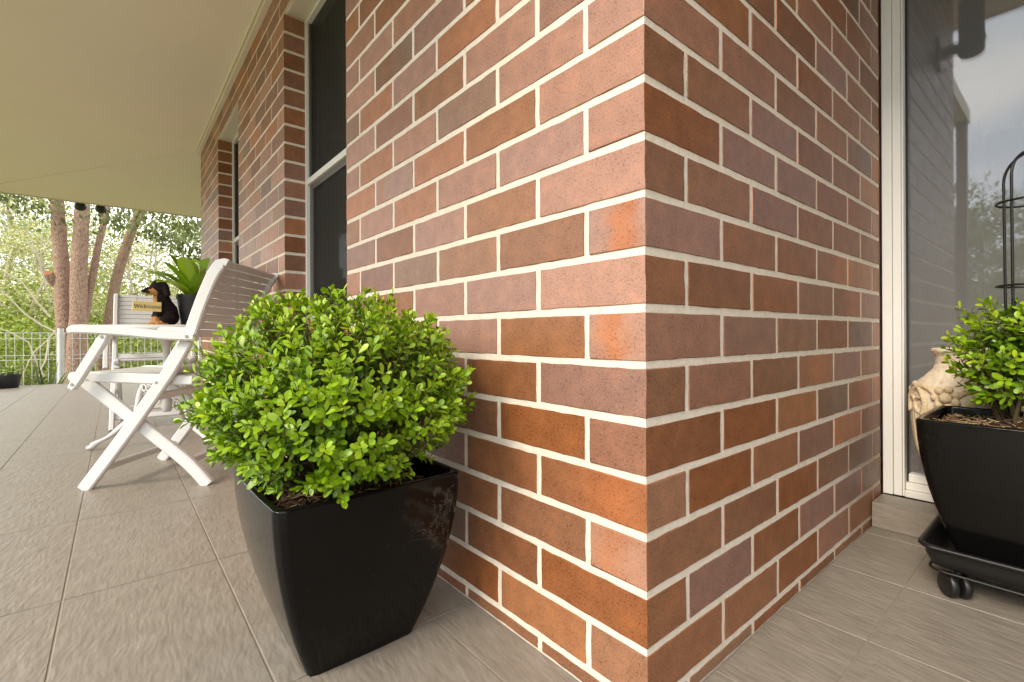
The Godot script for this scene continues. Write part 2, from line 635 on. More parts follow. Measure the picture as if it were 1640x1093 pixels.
func build_ground() -> void:
	var mb := MB.new()
	var n := 60
	var hill := noise(0.03, 77, 3)
	var hgt := func(x: float, z: float) -> float:
		var r := Vector2(x, z + 3.0).length()
		var t := smoothstep(12.0, 60.0, r)
		return GROUND + t * (2.0 + 2.0 * hill.get_noise_2d(x, z)) - 0.5 * smoothstep(9.0, 16.0, r) + 0.06 * hill.get_noise_2d(x * 12.0, z * 12.0)
	var g := []
	for i in n + 1:
		var row := []
		for j in n + 1:
			var a := (float(i) / n * 2.0 - 1.0)
			var b := (float(j) / n * 2.0 - 1.0)
			var x := signf(a) * pow(absf(a), 2.2) * 180.0
			var z := signf(b) * pow(absf(b), 2.2) * 180.0 - 3.0
			var e := 0.4
			var y: float = hgt.call(x, z)
			var nn := Vector3(hgt.call(x - e, z) - hgt.call(x + e, z), 2.0 * e, hgt.call(x, z - e) - hgt.call(x, z + e)).normalized()
			row.append(mb.vert(Vector3(x, y, z), nn))
		g.append(row)
	for i in n:
		for j in n:
			mb.quad_i(g[i][j], g[i + 1][j], g[i + 1][j + 1], g[i][j + 1])
	put("ground", mb.mesh(), M.ground).set_meta("kind", "structure")

func build_floor() -> void:
	var mb := MB.new()
	mb.box(Vector3(EDGE_X, GROUND - 0.2, EDGE_Z), Vector3(-0.004, -0.0045, 2.4))
	var slab := put("veranda_floor", mb.mesh(), M.slab)
	slab.set_meta("kind", "structure")
	var mg := MB.new()
	mg.box(Vector3(EDGE_X + 0.001, -0.0045, EDGE_Z + 0.001), Vector3(-0.0005, -0.002, 2.399))
	mg.box(Vector3(-0.0005, -0.0045, 0.0005), Vector3(1.1645, -0.002, 2.399))
	put("grout", mg.mesh(), M.grout, slab)
	var mp := MB.new()
	mp.box(Vector3(-0.004, GROUND - 0.2, 0.001), Vector3(1.166, -0.0045, 2.4))
	put("slab", mp.mesh(), M.slab, slab)
	# 300 x 600 tiles with 3 mm joints
	var shapes := {}
	for ix in range(-7, 5):
		for iz in range(-13, 5):
			var x0 := -0.1 + 0.3 * ix
			var z0 := 0.15 + 0.6 * iz
			var lo := Vector2(x0 + 0.0015, z0 + 0.0015)
			var hi := Vector2(x0 + 0.2985, z0 + 0.5985)
			lo.x = maxf(lo.x, EDGE_X + 0.002); lo.y = maxf(lo.y, EDGE_Z + 0.002)
			hi.y = minf(hi.y, 2.398); hi.x = minf(hi.x, 1.163)
			var parts := []
			if hi.x <= 0.0:
				parts.append([lo, Vector2(minf(hi.x, -0.002), hi.y)])
			elif lo.x < 0.0:
				# the column that runs under the corner
				if lo.y < 0.0:
					parts.append([lo, Vector2(-0.002, minf(hi.y, 0.0))])
				if hi.y > 0.0:
					parts.append([Vector2(lo.x, maxf(lo.y, 0.002)), hi])
			elif hi.y > 0.0:
				parts.append([Vector2(lo.x, maxf(lo.y, 0.002)), hi])
			for pt in parts:
				var a: Vector2 = pt[0]
				var b: Vector2 = pt[1]
				if b.x - a.x < 0.012 or b.y - a.y < 0.012: continue
				var variant := rng.randi() % 5
				var key := "%d_%d_%d" % [int((b.x - a.x) * 1000), int((b.y - a.y) * 1000), variant]
				if not shapes.has(key):
					var t := MB.new()
					var off := Vector2(variant * 0.37, variant * 0.61)
					var uvf := func(p: Vector3, ax: int) -> Vector2: return Vector2(p.x, p.z) / 0.62 + off
					t.rbox(Vector3(b.x - a.x, 0.012, b.y - a.y), 0.0012, Vector3i(1, 1, 1), Vector3.ZERO, 0.0, null, uvf)
					shapes[key] = t.mesh()
				put("tile", shapes[key], M.tile, slab, Transform3D(Basis(), Vector3((a.x + b.x) * 0.5, -0.006 + rng.randf_range(-0.0004, 0.0004), (a.y + b.y) * 0.5)))
	# the tiled step under the glass door
	var ms := MB.new()
	ms.box(Vector3(1.170, -0.004, 0.002), Vector3(1.30, 0.066, 2.4))
	var step := put("door_step", ms.mesh(), M.grout)
	step.set_meta("kind", "structure")
	for k in 4:
		var t := MB.new()
		var z0 := 0.003 + 0.6 * k
		var uvf := func(p: Vector3, ax: int) -> Vector2: return Vector2(p.y + p.x, p.z) / 0.62 + Vector2(0.2 * k, 0.3)
		t.rbox(Vector3(0.116, 0.009, 0.597), 0.0015, Vector3i(1, 1, 1), Vector3.ZERO, 0.0, null, uvf)
		put("tile", t.mesh(), M.tile, step, Transform3D(Basis(), Vector3(1.221, 0.0715, z0 + 0.2985)))
		var t2 := MB.new()
		t2.rbox(Vector3(0.009, 0.068, 0.597), 0.0012, Vector3i(1, 1, 1), Vector3.ZERO, 0.0, null, uvf)
		put("tile", t2.mesh(), M.tile, step, Transform3D(Basis(), Vector3(1.1668, 0.0345, z0 + 0.2985)))

# ---------------------------------------------------------------- house
const SILL := 0.630
const HEAD := 2.094
const TOP := 2.264
const CEIL := 2.29
const W1A := -1.19
const W1B := -1.96
const W2A := -3.03
const W2B := -3.80
const FAR := -4.75
const RET := 1.28

func fixed_kinds() -> Array:
	# kinds of the bricks round the corner, read from the photograph: [course][nth brick from the corner]
	var left := {-1: ["stripe", "tan"], -2: ["plum", "brown"], -3: ["plum", "rust", "brown"], -4: ["half", "brown", "plum"], -5: ["stripe", "brown", "brown"], -6: ["rust", "brown", "smoke"], -7: ["tan", "tan", "rust"],
		0: ["pink", "pink", "pink"], 1: ["stripe", "brown", "tan", "grey"], 2: ["pink", "tan", "pink"], 3: ["pink", "pink", "pink", "orange"], 4: ["pink", "tan", "orange"], 5: ["pink", "pink", "grey", "pink"], 6: ["plum", "pink", "tan"]}
	var right := {-1: ["plum", "plum", "brown"], -2: ["brown", "plum", "brown"], -3: ["rust", "rust", "tan"], -4: ["tan", "rust", "brown"], -5: ["brown", "brown", "rust"], -6: ["brown", "plum", "rust"], -7: ["rust", "brown", "rust"],
		0: ["brown", "brown", "rust"], 1: ["plum", "brown", "rust"], 2: ["brown", "brown", "plum"], 3: ["rust", "plum", "plum"], 4: ["brown", "brown", "plum"], 5: ["plum", "plum", "brown"]}
	return [left, right]

func build_house() -> void:
	var h := thing("house", "brown brick house with cream mortar joints, white window frames and cream eaves", "house")
	var kinds := fixed_kinds()
	# mortar bodies, 4 mm behind the brick faces
	var d := 0.0017
	var mv := MB.new()
	mv.box(Vector3(d, -0.1, FAR + d), Vector3(0.11, SILL - 0.004, -d))
	mv.box(Vector3(d, SILL - 0.004, W1A + d), Vector3(0.11 - 0.001, HEAD, -d))
	mv.box(Vector3(d, SILL - 0.004, W2A + d), Vector3(0.11 - 0.001, HEAD, W1B - d))
	mv.box(Vector3(d, SILL - 0.004, FAR + d), Vector3(0.11 - 0.001, HEAD, W2B - d))
	mv.box(Vector3(d, HEAD, FAR + d), Vector3(0.11, TOP, -d))
	var vw := put("veranda_wall", mv.mesh(), M.mortar, h)
	var mr := MB.new()
	mr.box(Vector3(0.11, -0.1, -0.11), Vector3(RET - 0.001, TOP, -d))
	var rw := put("return_wall", mr.mesh(), M.mortar, h)
	# ---- veranda wall bricks
	var list := []
	for c in range(-8, 19):
		var y0 := JOINT + c * MOD + JW * 0.5
		var hg := MOD - JW
		if c == -8:
			hg = y0 + hg - 0.0015
			y0 = 0.0015
		var ym := y0 + hg * 0.5
		var spans := []
		if ym < SILL or ym > HEAD: spans = [[0.0, -FAR]]
		else: spans = [[0.0, -W1A], [-W1B, -W2A], [-W2B, -FAR]]
		for sp in spans:
			var s0: float = sp[0]
			var even := posmod(c, 2) == 0
			var s := s0
			var first := true
			var nth := 0
			while s < sp[1] - 0.02:
				var len := 0.23
				if first and not even: len = 0.11
				if s0 > 0.01 and first: len = 0.23 if even else 0.11
				len = minf(len, sp[1] - s)
				if sp[1] - s - len < 0.025: len = sp[1] - s
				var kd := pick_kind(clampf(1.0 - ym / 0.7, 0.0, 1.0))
				if s0 < 0.01 and kinds[0].has(c) and nth < kinds[0][c].size(): kd = kinds[0][c][nth]
				var corner := s0 < 0.01 and first
				if not (corner and not even):   # odd courses: the corner brick belongs to the return wall
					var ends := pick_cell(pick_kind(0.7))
					if corner and kinds[1].has(c): ends = pick_cell(kinds[1][c][0])
					var cut := (JW - 0.01) * 0.5
					var cut0 := 0.0 if first else cut
					var cut1 := 0.0 if s + len > sp[1] - 0.002 else cut
					list.append([Vector3(0.055, ym, -(s + len * 0.5 + (cut0 - cut1) * 0.5)), len - cut0 - cut1, hg, pick_cell(kd), ends, rng.randi() % 6])
				s += len + 0.01
				first = false
				nth += 1
	place_bricks(vw, list, -PI / 2)
	# ---- return wall bricks
	list = []
	for c in range(-8, 19):
		var y0 := JOINT + c * MOD + JW * 0.5
		var hg := MOD - JW
		if c == -8:
			hg = y0 + hg - 0.0015
			y0 = 0.0015
		var ym := y0 + hg * 0.5
		var even := posmod(c, 2) == 0
		var s := 0.12 if even else 0.0
		var nth := 1 if even else 0
		while s < RET - 0.02:
			var len := minf(0.23, RET - s)
			if RET - s - len < 0.03: len = RET - s
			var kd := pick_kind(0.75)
			if rng.randf() < 0.75: kd = ["brown", "brown", "tan", "rust", "plum", "smoke", "half"][rng.randi() % 7]  # browner picks put this wall's shade into its colour
			if kinds[1].has(c) and nth < kinds[1][c].size(): kd = kinds[1][c][nth]
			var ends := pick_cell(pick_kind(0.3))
			if s < 0.01 and kinds[0].has(c): ends = pick_cell(kinds[0][c][0])
			var cut := (JW - 0.01) * 0.5
			var cut0 := 0.0 if s < 0.01 else cut
			var cut1 := 0.0 if s + len > RET - 0.002 else cut
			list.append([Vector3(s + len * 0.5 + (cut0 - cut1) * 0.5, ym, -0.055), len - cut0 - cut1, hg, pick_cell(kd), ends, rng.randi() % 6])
			s += len + 0.01
			nth += 1
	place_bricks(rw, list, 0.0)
	# ---- windows
	make_window(h, W1A, W1B)
	make_window(h, W2A, W2B)
	make_door(h)
	make_roof(h)
	# ---- rooms behind the glass, closed all round
	boxpart("room_floor", Vector3(0.16, -0.06, FAR + 0.06), Vector3(5.0, 0.02, -0.16), M.inner_floor, h)
	boxpart("room_floor", Vector3(1.37, -0.06, -0.1), Vector3(5.0, 0.06, 2.6), M.inner_floor, h)
	boxpart("back_wall", Vector3(5.0, -0.1, FAR), Vector3(5.1, TOP, 2.7), M.inner_wall, h)
	boxpart("end_wall", Vector3(0.12, -0.1, FAR), Vector3(5.0, TOP, FAR + 0.05), M.inner_wall, h)
	boxpart("end_wall", Vector3(1.34, -0.1, 2.6), Vector3(5.0, TOP, 2.7), M.inner_wall, h)
	boxpart("partition_wall", Vector3(0.115, -0.1, -0.155), Vector3(5.0, TOP, -0.112), M.inner_wall, h)
	boxpart("room_ceiling", Vector3(0.115, TOP + 0.002, FAR), Vector3(5.1, TOP + 0.05, 2.7), M.inner_wall, h)

func place_bricks(wall: Node, list: Array, turn: float) -> void:
	var scored := []
	for b in list:
		var q := seen_at(b[0])
		var vis: bool = q.x > -60 and q.x < 1700 and q.y > -90 and q.y < 1180
		scored.append([-(1.0 / q.z if vis else 0.0), b])
	scored.sort_custom(func(p, q): return p[0] < q[0])
	var rest := MB.new()
	var n := 0
	for e in scored:
		var b: Array = e[1]
		var mesh := brick_mesh(b[1], b[2], b[3], b[4], b[5])
		var x := Transform3D(Basis(Vector3.UP, turn) * Basis(Vector3.BACK, rng.randf_range(-0.002, 0.002)), b[0] + Basis(Vector3.UP, turn) * Vector3(0, rng.randf_range(-0.0007, 0.0007), rng.randf_range(-0.0006, 0.0004)))
		if n < 300 and e[0] < 0.0:
			put("brick", mesh, M.brick, wall, x)
			n += 1
		else:
			var a := mesh.surface_get_arrays(0)
			var o := MB.new()
			o.v = a[Mesh.ARRAY_VERTEX]; o.n = a[Mesh.ARRAY_NORMAL]; o.u = a[Mesh.ARRAY_TEX_UV]; o.c = a[Mesh.ARRAY_COLOR]; o.ix = a[Mesh.ARRAY_INDEX]
			rest.add(o, x, Color.WHITE)
	if rest.v.size() > 0:
		stuff(put("brickwork", rest.mesh(), M.brick, wall))

func bars(called: String, list: Array, mat: Material, parent: Node) -> MeshInstance3D:
	# several members joined into one frame
	var mb := MB.new()
	for b in list:
		var lo: Vector3 = b[0]
		var hi: Vector3 = b[1]
		mb.rbox(hi - lo, 0.0025, Vector3i(1, 1, 1), (lo + hi) * 0.5)
	return put(called, mb.mesh(), mat, parent)

func make_window(h: Node, za: float, zb: float) -> void:
	var w := Node3D.new()
	w.name = "window"
	h.add_child(w, true)
	var lo := SILL + 0.03
	var hi := HEAD - 0.004
	var x0 := 0.092
	var x1 := 0.150
	# outer frame
	var fw := 0.017
	bars("frame", [[Vector3(x0, lo, za - fw), Vector3(x1, hi, za - 0.001)], [Vector3(x0, lo, zb + 0.001), Vector3(x1, hi, zb + fw)],
		[Vector3(x0 + 0.001, hi - 0.02, zb + fw), Vector3(x1, hi, za - fw)], [Vector3(x0 + 0.001, lo, zb + fw), Vector3(x1, lo + 0.036, za - fw)]], M.white_frame, w)
	var mid := 1.318
	bars("meeting_rail", [[Vector3(x0 + 0.004, mid - 0.014, zb + 0.0175), Vector3(x1 - 0.01, mid + 0.014, za - 0.0175)]], M.white_frame, w)
	# lower sash, set in grey frame
	var s := 0.026
	bars("sash", [[Vector3(x0 + 0.016, lo + 0.037, zb + 0.018), Vector3(x1 - 0.012, mid - 0.015, zb + 0.035 + s)], [Vector3(x0 + 0.016, lo + 0.037, za - 0.035 - s), Vector3(x1 - 0.012, mid - 0.015, za - 0.018)],
		[Vector3(x0 + 0.017, mid - 0.015 - s, zb + 0.036 + s), Vector3(x1 - 0.012, mid - 0.0155, za - 0.036 - s)], [Vector3(x0 + 0.017, lo + 0.0375, zb + 0.036 + s), Vector3(x1 - 0.012, lo + 0.037 + s, za - 0.036 - s)]], M.grey_frame, w)
	boxpart("sash_stile", Vector3(x0 + 0.012, mid + 0.015, zb + 0.018), Vector3(x1 - 0.012, hi - 0.021, zb + 0.036), M.grey_frame, w)
	boxpart("sash_stile", Vector3(x0 + 0.012, mid + 0.015, za - 0.036), Vector3(x1 - 0.012, hi - 0.021, za - 0.018), M.grey_frame, w)
	boxpart("pane", Vector3(0.124, lo + 0.05, zb + 0.05), Vector3(0.128, mid - 0.03, za - 0.05), M.glass, w, 0.0005)
	boxpart("pane", Vector3(0.130, mid + 0.01, zb + 0.04), Vector3(0.134, hi - 0.03, za - 0.04), M.glass, w, 0.0005)
	# fly screens in front of the glass; the upper is added to dim reflections
	boxpart("fly_screen", Vector3(0.1135, lo + 0.064, zb + 0.062), Vector3(0.1140, mid - 0.045, za - 0.062), M.screen, w, 0.0001)
	boxpart("fly_screen", Vector3(0.1135, mid + 0.016, zb + 0.037), Vector3(0.1140, hi - 0.022, za - 0.037), M.screen, w, 0.0001)
	# folded curtain inside
	var mb := MB.new()
	var prev := Vector3.ZERO
	var nn := 46
	for i in nn + 1:
		var t := float(i) / nn
		var p := Vector3(0.24 + 0.016 * sin(t * 52.0) + 0.008 * sin(t * 23.0), 0, lerpf(za + 0.02, zb - 0.02, t * 0.62))
		if i > 0:
			mb.quad(prev + Vector3.UP * 0.3, p + Vector3.UP * 0.3, p + Vector3.UP * 2.2, prev + Vector3.UP * 2.2)
		prev = p
	put("curtain", mb.mesh(), M.curtain, w)
	# sloping sill of cut bricks and a cream lintel over the opening
	var n := 9
	for i in n:
		var z := lerpf(za, zb, (i + 0.5) / n)
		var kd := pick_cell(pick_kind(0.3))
		put("sill_brick", brick_mesh((za - zb) / n - 0.01, 0.028, kd, kd, i % 6), M.brick, w, Transform3D(Basis(Vector3.UP, -PI / 2), Vector3(0.035, SILL + 0.0145, z)))
	boxpart("lintel", Vector3(0.012, HEAD - 0.0035, zb + 0.002), Vector3(0.109, HEAD + 0.002, za - 0.002), M.trim, w, 0.001)

func make_door(h: Node) -> void:
	var w := Node3D.new()
	w.name = "glass_door"
	h.add_child(w, true)
	var z1 := 2.40
	var top := 2.10
	# jamb in steps, as an aluminium extrusion
	bars("frame", [[Vector3(1.284, 0.077, 0.004), Vector3(1.36, top, 0.030)], [Vector3(1.2885, 0.077, 0.0305), Vector3(1.36, top, 0.052)], [Vector3(1.290, 0.077, 0.0525), Vector3(1.36, top, 0.058)],
		[Vector3(1.284, top, 0.004), Vector3(1.36, top + 0.05, z1)], [Vector3(1.284, 0.077, z1 - 0.05), Vector3(1.36, top, z1)]], M.white_frame, w)
	bars("sill", [[Vector3(1.286, 0.077, 0.0585), Vector3(1.36, 0.098, z1 - 0.051)], [Vector3(1.300, 0.0985, 0.0585), Vector3(1.36, 0.120, z1 - 0.051)]], M.white_frame, w)
	boxpart("gasket", Vector3(1.320, 0.121, 0.0583), Vector3(1.350, top - 0.002, 0.0625), M.sealant, w, 0.0005)
	boxpart("door_stile", Vector3(1.312, 0.121, 1.20), Vector3(1.350, top - 0.002, 1.26), M.white_frame, w)
	boxpart("door_rail", Vector3(1.313, 0.1205, 0.0630), Vector3(1.349, 0.146, 1.1995), M.white_frame, w)
	boxpart("door_rail", Vector3(1.313, top - 0.07, 0.0630), Vector3(1.349, top - 0.003, 1.1995), M.white_frame, w)
	boxpart("pane", Vector3(1.325, 0.140, 0.060), Vector3(1.329, top - 0.05, 1.205), M.glass, w, 0.0005)
	boxpart("pane", Vector3(1.341, 0.140, 0.060), Vector3(1.345, top - 0.05, 1.205), M.glass, w, 0.0005)
	boxpart("pane", Vector3(1.337, 0.125, 1.255), Vector3(1.343, top - 0.01, z1 - 0.045), M.glass, w, 0.0005)
	boxpart("sealant", Vector3(1.2805, 0.078, -0.06), Vector3(1.2839, top + 0.05, -0.002), M.sealant, w, 0.0005)
	# brick pier and head over the door, behind the frame line
	boxpart("door_head", Vector3(1.285, top + 0.051, 0.002), Vector3(1.36, TOP, z1), M.trim, w)

func make_roof(h: Node) -> void:
	# flat lined eaves: wide over the veranda, narrow along the porch and lengthened to darken it
	var parts := [["veranda_ceiling", Vector3(-2.05, CEIL, -7.70), Vector3(3.0, CEIL + 0.012, FAR)], ["veranda_ceiling", Vector3(-2.05, CEIL, FAR), Vector3(-0.001, CEIL + 0.012, -0.18)],
		["porch_ceiling", Vector3(-0.34, CEIL, -0.1795), Vector3(0.0, CEIL + 0.012, 2.7)], ["porch_ceiling", Vector3(0.0005, CEIL, 0.001), Vector3(1.36, CEIL + 0.012, 2.7)]]
	for p in parts:
		var mb := MB.new()
		mb.box(p[1], p[2])
		put(p[0], mb.mesh(), M.ceiling, h)
	# roof deck above
	for p in [[Vector3(-2.08, CEIL + 0.10, -7.73), Vector3(5.2, CEIL + 0.16, -0.19)], [Vector3(-0.36, CEIL + 0.10, -0.189), Vector3(5.2, CEIL + 0.16, 2.75)]]:
		boxpart("roof", p[0], p[1], M.metal_roof, h)
	# fascia boards
	var f := 0.018
	for p in [[Vector3(-2.05, CEIL - 0.012, -7.70 - f), Vector3(3.0, CEIL + 0.10, -7.7005)], [Vector3(-2.05 - f, CEIL - 0.012, -7.70), Vector3(-2.0505, CEIL + 0.10, -0.18)],
			[Vector3(-2.05, CEIL - 0.012, -0.1795), Vector3(-0.36, CEIL + 0.10, -0.162)], [Vector3(-0.34 - f, CEIL - 0.012, -0.1615), Vector3(-0.3405, CEIL + 0.10, 2.7)], [Vector3(-0.34, CEIL - 0.012, 2.7005), Vector3(1.36, CEIL + 0.10, 2.72)]]:
		boxpart("fascia", p[0], p[1], M.fascia, h)
	# gutters
	for p in [[Vector3(-2.17, CEIL + 0.03, -7.7), Vector3(-2.07, CEIL + 0.12, -0.18)], [Vector3(-0.46, CEIL + 0.03, -0.04), Vector3(-0.36, CEIL + 0.12, 2.72)], [Vector3(-2.05, CEIL + 0.03, -7.82), Vector3(3.0, CEIL + 0.12, -7.72)]]:
		boxpart("gutter", p[0], p[1], M.grey_frame, h, 0.02)
	# moulding where wall and ceiling meet, and the batten over the mitred joint of the lining
	var mm := MB.new()
	mm.rbox(Vector3(0.028, CEIL - TOP + 0.010, -FAR + 0.03), 0.002, Vector3i(1, 1, 1), Vector3(-0.013, (CEIL + TOP - 0.010) * 0.5, FAR * 0.5 - 0.015))
	put("wall_moulding", mm.mesh(), M.trim, h)
	var mb := MB.new()
	mb.tube([Vector3(-0.034, CEIL - 0.002, FAR - 0.06), Vector3(-0.034, CEIL - 0.002, -0.16)], 0.007, 8)
	put("ceiling_bead", mb.mesh(), M.trim, h)
	var m2 := MB.new()
	m2.tube([Vector3(-0.034, CEIL - 0.001, FAR - 0.06), Vector3(-1.57, CEIL - 0.001, -7.25), Vector3(-1.82, CEIL - 0.001, -7.65)], 0.008, 8)
	put("ceiling_bead", m2.mesh(), M.trim, h)
	boxpart("return_moulding", Vector3(0.0015, TOP - 0.010, 0.0005), Vector3(RET, CEIL - 0.001, 0.028), M.trim, h)
	# unseen wall added across the porch to block light from that side
	boxpart("light_block_wall", Vector3(-0.34, -0.1, 2.735), Vector3(1.33, CEIL - 0.001, 2.85), M.light_block, h)
	# posts that carry the veranda roof
	for z in [-0.206, -7.6]:
		boxpart("veranda_post", Vector3(-2.03, 0.0005, z - 0.0325), Vector3(-1.965, CEIL - 0.0005, z + 0.0325), M.post, h, 0.004)

# ---------------------------------------------------------------- planters
# a square glazed pot with rounded corners; prof = [[half width, height]...], outside upwards, over the lip and down inside
func square_ring(half: float, rad: float, bulge: float) -> Array:
	var out := []
	for s in 4:
		var a0 := s * PI / 2 - PI / 4
		# the side from one corner to the next, then the corner's arc
		for k in 9:
			var t := lerpf(-1.0, 1.0, k / 8.0)
			var p := Vector2(half + bulge * (1.0 - t * t), t * (half - rad))
			var nn := Vector2(1.0, 2.0 * bulge * t / half).normalized()
			out.append([p.rotated(s * PI / 2), nn.rotated(s * PI / 2), s, (t + 1.0) * 0.5])
		for k in range(1, 4):
			var a := PI / 2 * k / 4.0
			var p := Vector2(half - rad, half - rad) + Vector2.from_angle(a) * rad
			out.append([p.rotated(s * PI / 2), Vector2.from_angle(a).rotated(s * PI / 2), s, 1.0])
	return out

func pot_meshes(prof: Array) -> Array:
	# four side faces in one body, the marked face apart so that it carries its own texture
	var body := MB.new()
	var marked := MB.new()
	var rings := []
	for i in prof.size():
		rings.append(square_ring(prof[i][0], prof[i][2], prof[i][3]))
	var cnt: int = rings[0].size()
	for pass_no in 2:
		var mb: MB = body if pass_no == 0 else marked
		var idx := []
		for i in prof.size():
			var a: Array = prof[maxi(i - 1, 0)]
			var b: Array = prof[mini(i + 1, prof.size() - 1)]
			var t := Vector2(b[0] - a[0], b[1] - a[1]).normalized()
			var row := []
			for k in cnt + 1:
				var e: Array = rings[i][k % cnt]
				var hn: Vector2 = e[1]
				var nn := Vector3(hn.x * t.y, -t.x, hn.y * t.y).normalized()
				row.append(mb.vert(Vector3(e[0].x, prof[i][1], e[0].y), nn, Vector2(1.0 - e[3], 1.0 - prof[i][1] / prof[8][1])))
			idx.append(row)
		for i in prof.size() - 1:
			for k in cnt:
				var on_face: bool = rings[0][k][2] == 1 and k % 12 < 8 and i < 8
				if on_face == (pass_no == 1):
					mb.quad_i(idx[i][k], idx[i][k + 1], idx[i + 1][k + 1], idx[i + 1][k])
	var half: float = prof[0][0]
	body.quad(Vector3(-half, 0.001, -half) * 0.97, Vector3(half, 0.001, -half) * 0.97, Vector3(half, 0.001, half) * 0.97, Vector3(-half, 0.001, half) * 0.97, Vector3.DOWN)
	return [tidy(body), tidy(marked)]

func tidy(mb: MB) -> MB:
	var o := MB.new()
	var map := {}
	for i in mb.ix:
		if not map.has(i): map[i] = o.vert(mb.v[i], mb.n[i], mb.u[i])
		o.ix.append(map[i])
	return o

func make_planter(label: String, at: Vector3, sc: Vector3, marked: bool, turn: float) -> Node3D:
	var t := thing("planter", label, "planter", at, turn, "square black glazed planters")
	var prof := []
	var hh := 0.318
	# outside
	for k in 9:
		var f := k / 8.0
		prof.append([lerpf(0.101, 0.171, 1.0 - pow(1.0 - f, 1.75)), f * hh, 0.016 + 0.004 * f, 0.002 + 0.003 * f])
	prof.append([0.1685, hh + 0.004, 0.018, 0.004])
	prof.append([0.161, hh + 0.004, 0.018, 0.004])
	prof.append([0.1570, hh, 0.016, 0.004])
	prof.append([0.154, hh - 0.05, 0.016, 0.004])
	prof.append([0.142, hh - 0.12, 0.016, 0.004])
	var mm := pot_meshes(prof)
	var x := Transform3D(Basis.from_scale(sc), Vector3.ZERO)
	put("pot_body", mm[0].mesh(), M.glaze, t, x)
	put("pot_face", mm[1].mesh(), M.glaze_marked if marked else M.glaze, t, x)
	# soil with an uneven surface
	var mb := MB.new()
	var nz := noise(16.0, 8, 3)
	var n := 26
	var g := []
	for i in n + 1:
		var row := []
		for j in n + 1:
			var px := lerpf(-0.150, 0.150, float(i) / n)
			var pz := lerpf(-0.150, 0.150, float(j) / n)
			row.append(Vector3(px, hh - (0.032 if marked else 0.019) + 0.014 * nz.get_noise_2d(px, pz) + 0.02 * exp(-(px * px + pz * pz) / 0.008), pz) * sc)
		g.append(row)
	for i in n:
		for j in n:
			mb.quad(g[i][j], g[i + 1][j], g[i + 1][j + 1], g[i][j + 1], Vector3.ZERO)
	var soil := put("potting_soil", mb.mesh(), M.soil, t)
	# chips of bark and straw lying on the soil
	var mc := MB.new()
	var r := RandomNumberGenerator.new()
	r.seed = 7 if marked else 8
	for k in 900:
		var i := r.randi_range(1, n - 1)
		var j := r.randi_range(1, n - 1)
		var p: Vector3 = g[i][j] + Vector3(r.randf_range(-0.006, 0.006), 0.002, r.randf_range(-0.006, 0.006))
		var tan_patch := p.z > 0.01 and p.x < 0.03 if marked else true
		var straw: bool = r.randf() < (0.75 if tan_patch else 0.12)
		var c := MB.new()
		var len := r.randf_range(0.008, 0.03) if straw else r.randf_range(0.006, 0.02)
		c.rbox(Vector3(len, 0.0012 if straw else 0.003, 0.0014 if straw else r.randf_range(0.004, 0.009)), 0.0003, Vector3i(1, 1, 1))
		var b := Basis(Vector3.UP, r.randf() * TAU) * Basis(Vector3.BACK, r.randf_range(-0.3, 0.5))
		var col := Color(0.52, 0.40, 0.23).lerp(Color(0.26, 0.15, 0.08), r.randf()) if straw else Color(0.035, 0.024, 0.017).lerp(Color(0.12, 0.07, 0.04), r.randf())
		mc.add(c, Transform3D(b, p), col)
	stuff(put("bark_chips", mc.mesh(), M.vertex, soil))
	return t

# small obovate leaf: base at the origin, blade along +y, face towards +z
func leaf_mb(len: float, wide: float, fold: float, curl: float) -> MB:
	var mb := MB.new()
	var ts := [0.0, 0.22, 0.5, 0.78, 0.95, 1.0]
	var ws := [0.10, 0.55, 0.95, 0.92, 0.45, 0.08]
	var rows := []
	for i in ts.size():
		var t: float = ts[i]
		var y := len * (0.08 + 0.92 * t)
		var z := -curl * len * t * t
		var w: float = wide * 0.5 * ws[i]
		rows.append([Vector3(-w, y, z + fold * w), Vector3(0, y, z), Vector3(w, y, z + fold * w)])
	var nl := Vector3(fold, 0, 1).normalized()
	var nr := Vector3(-fold, 0, 1).normalized()
	var id := []
	for i in rows.size():
		var sl := Vector3(0, 2.0 * curl * ts[i], 0)
		id.append([mb.vert(rows[i][0], (nl + sl).normalized()), mb.vert(rows[i][1], (nl * 0.5 + nr * 0.5 + sl).normalized()), mb.vert(rows[i][2], (nr + sl).normalized())])
	for i in rows.size() - 1:
		mb.quad_i(id[i][0], id[i][1], id[i + 1][1], id[i + 1][0])
		mb.quad_i(id[i][1], id[i][2], id[i + 1][2], id[i + 1][1])
	return mb

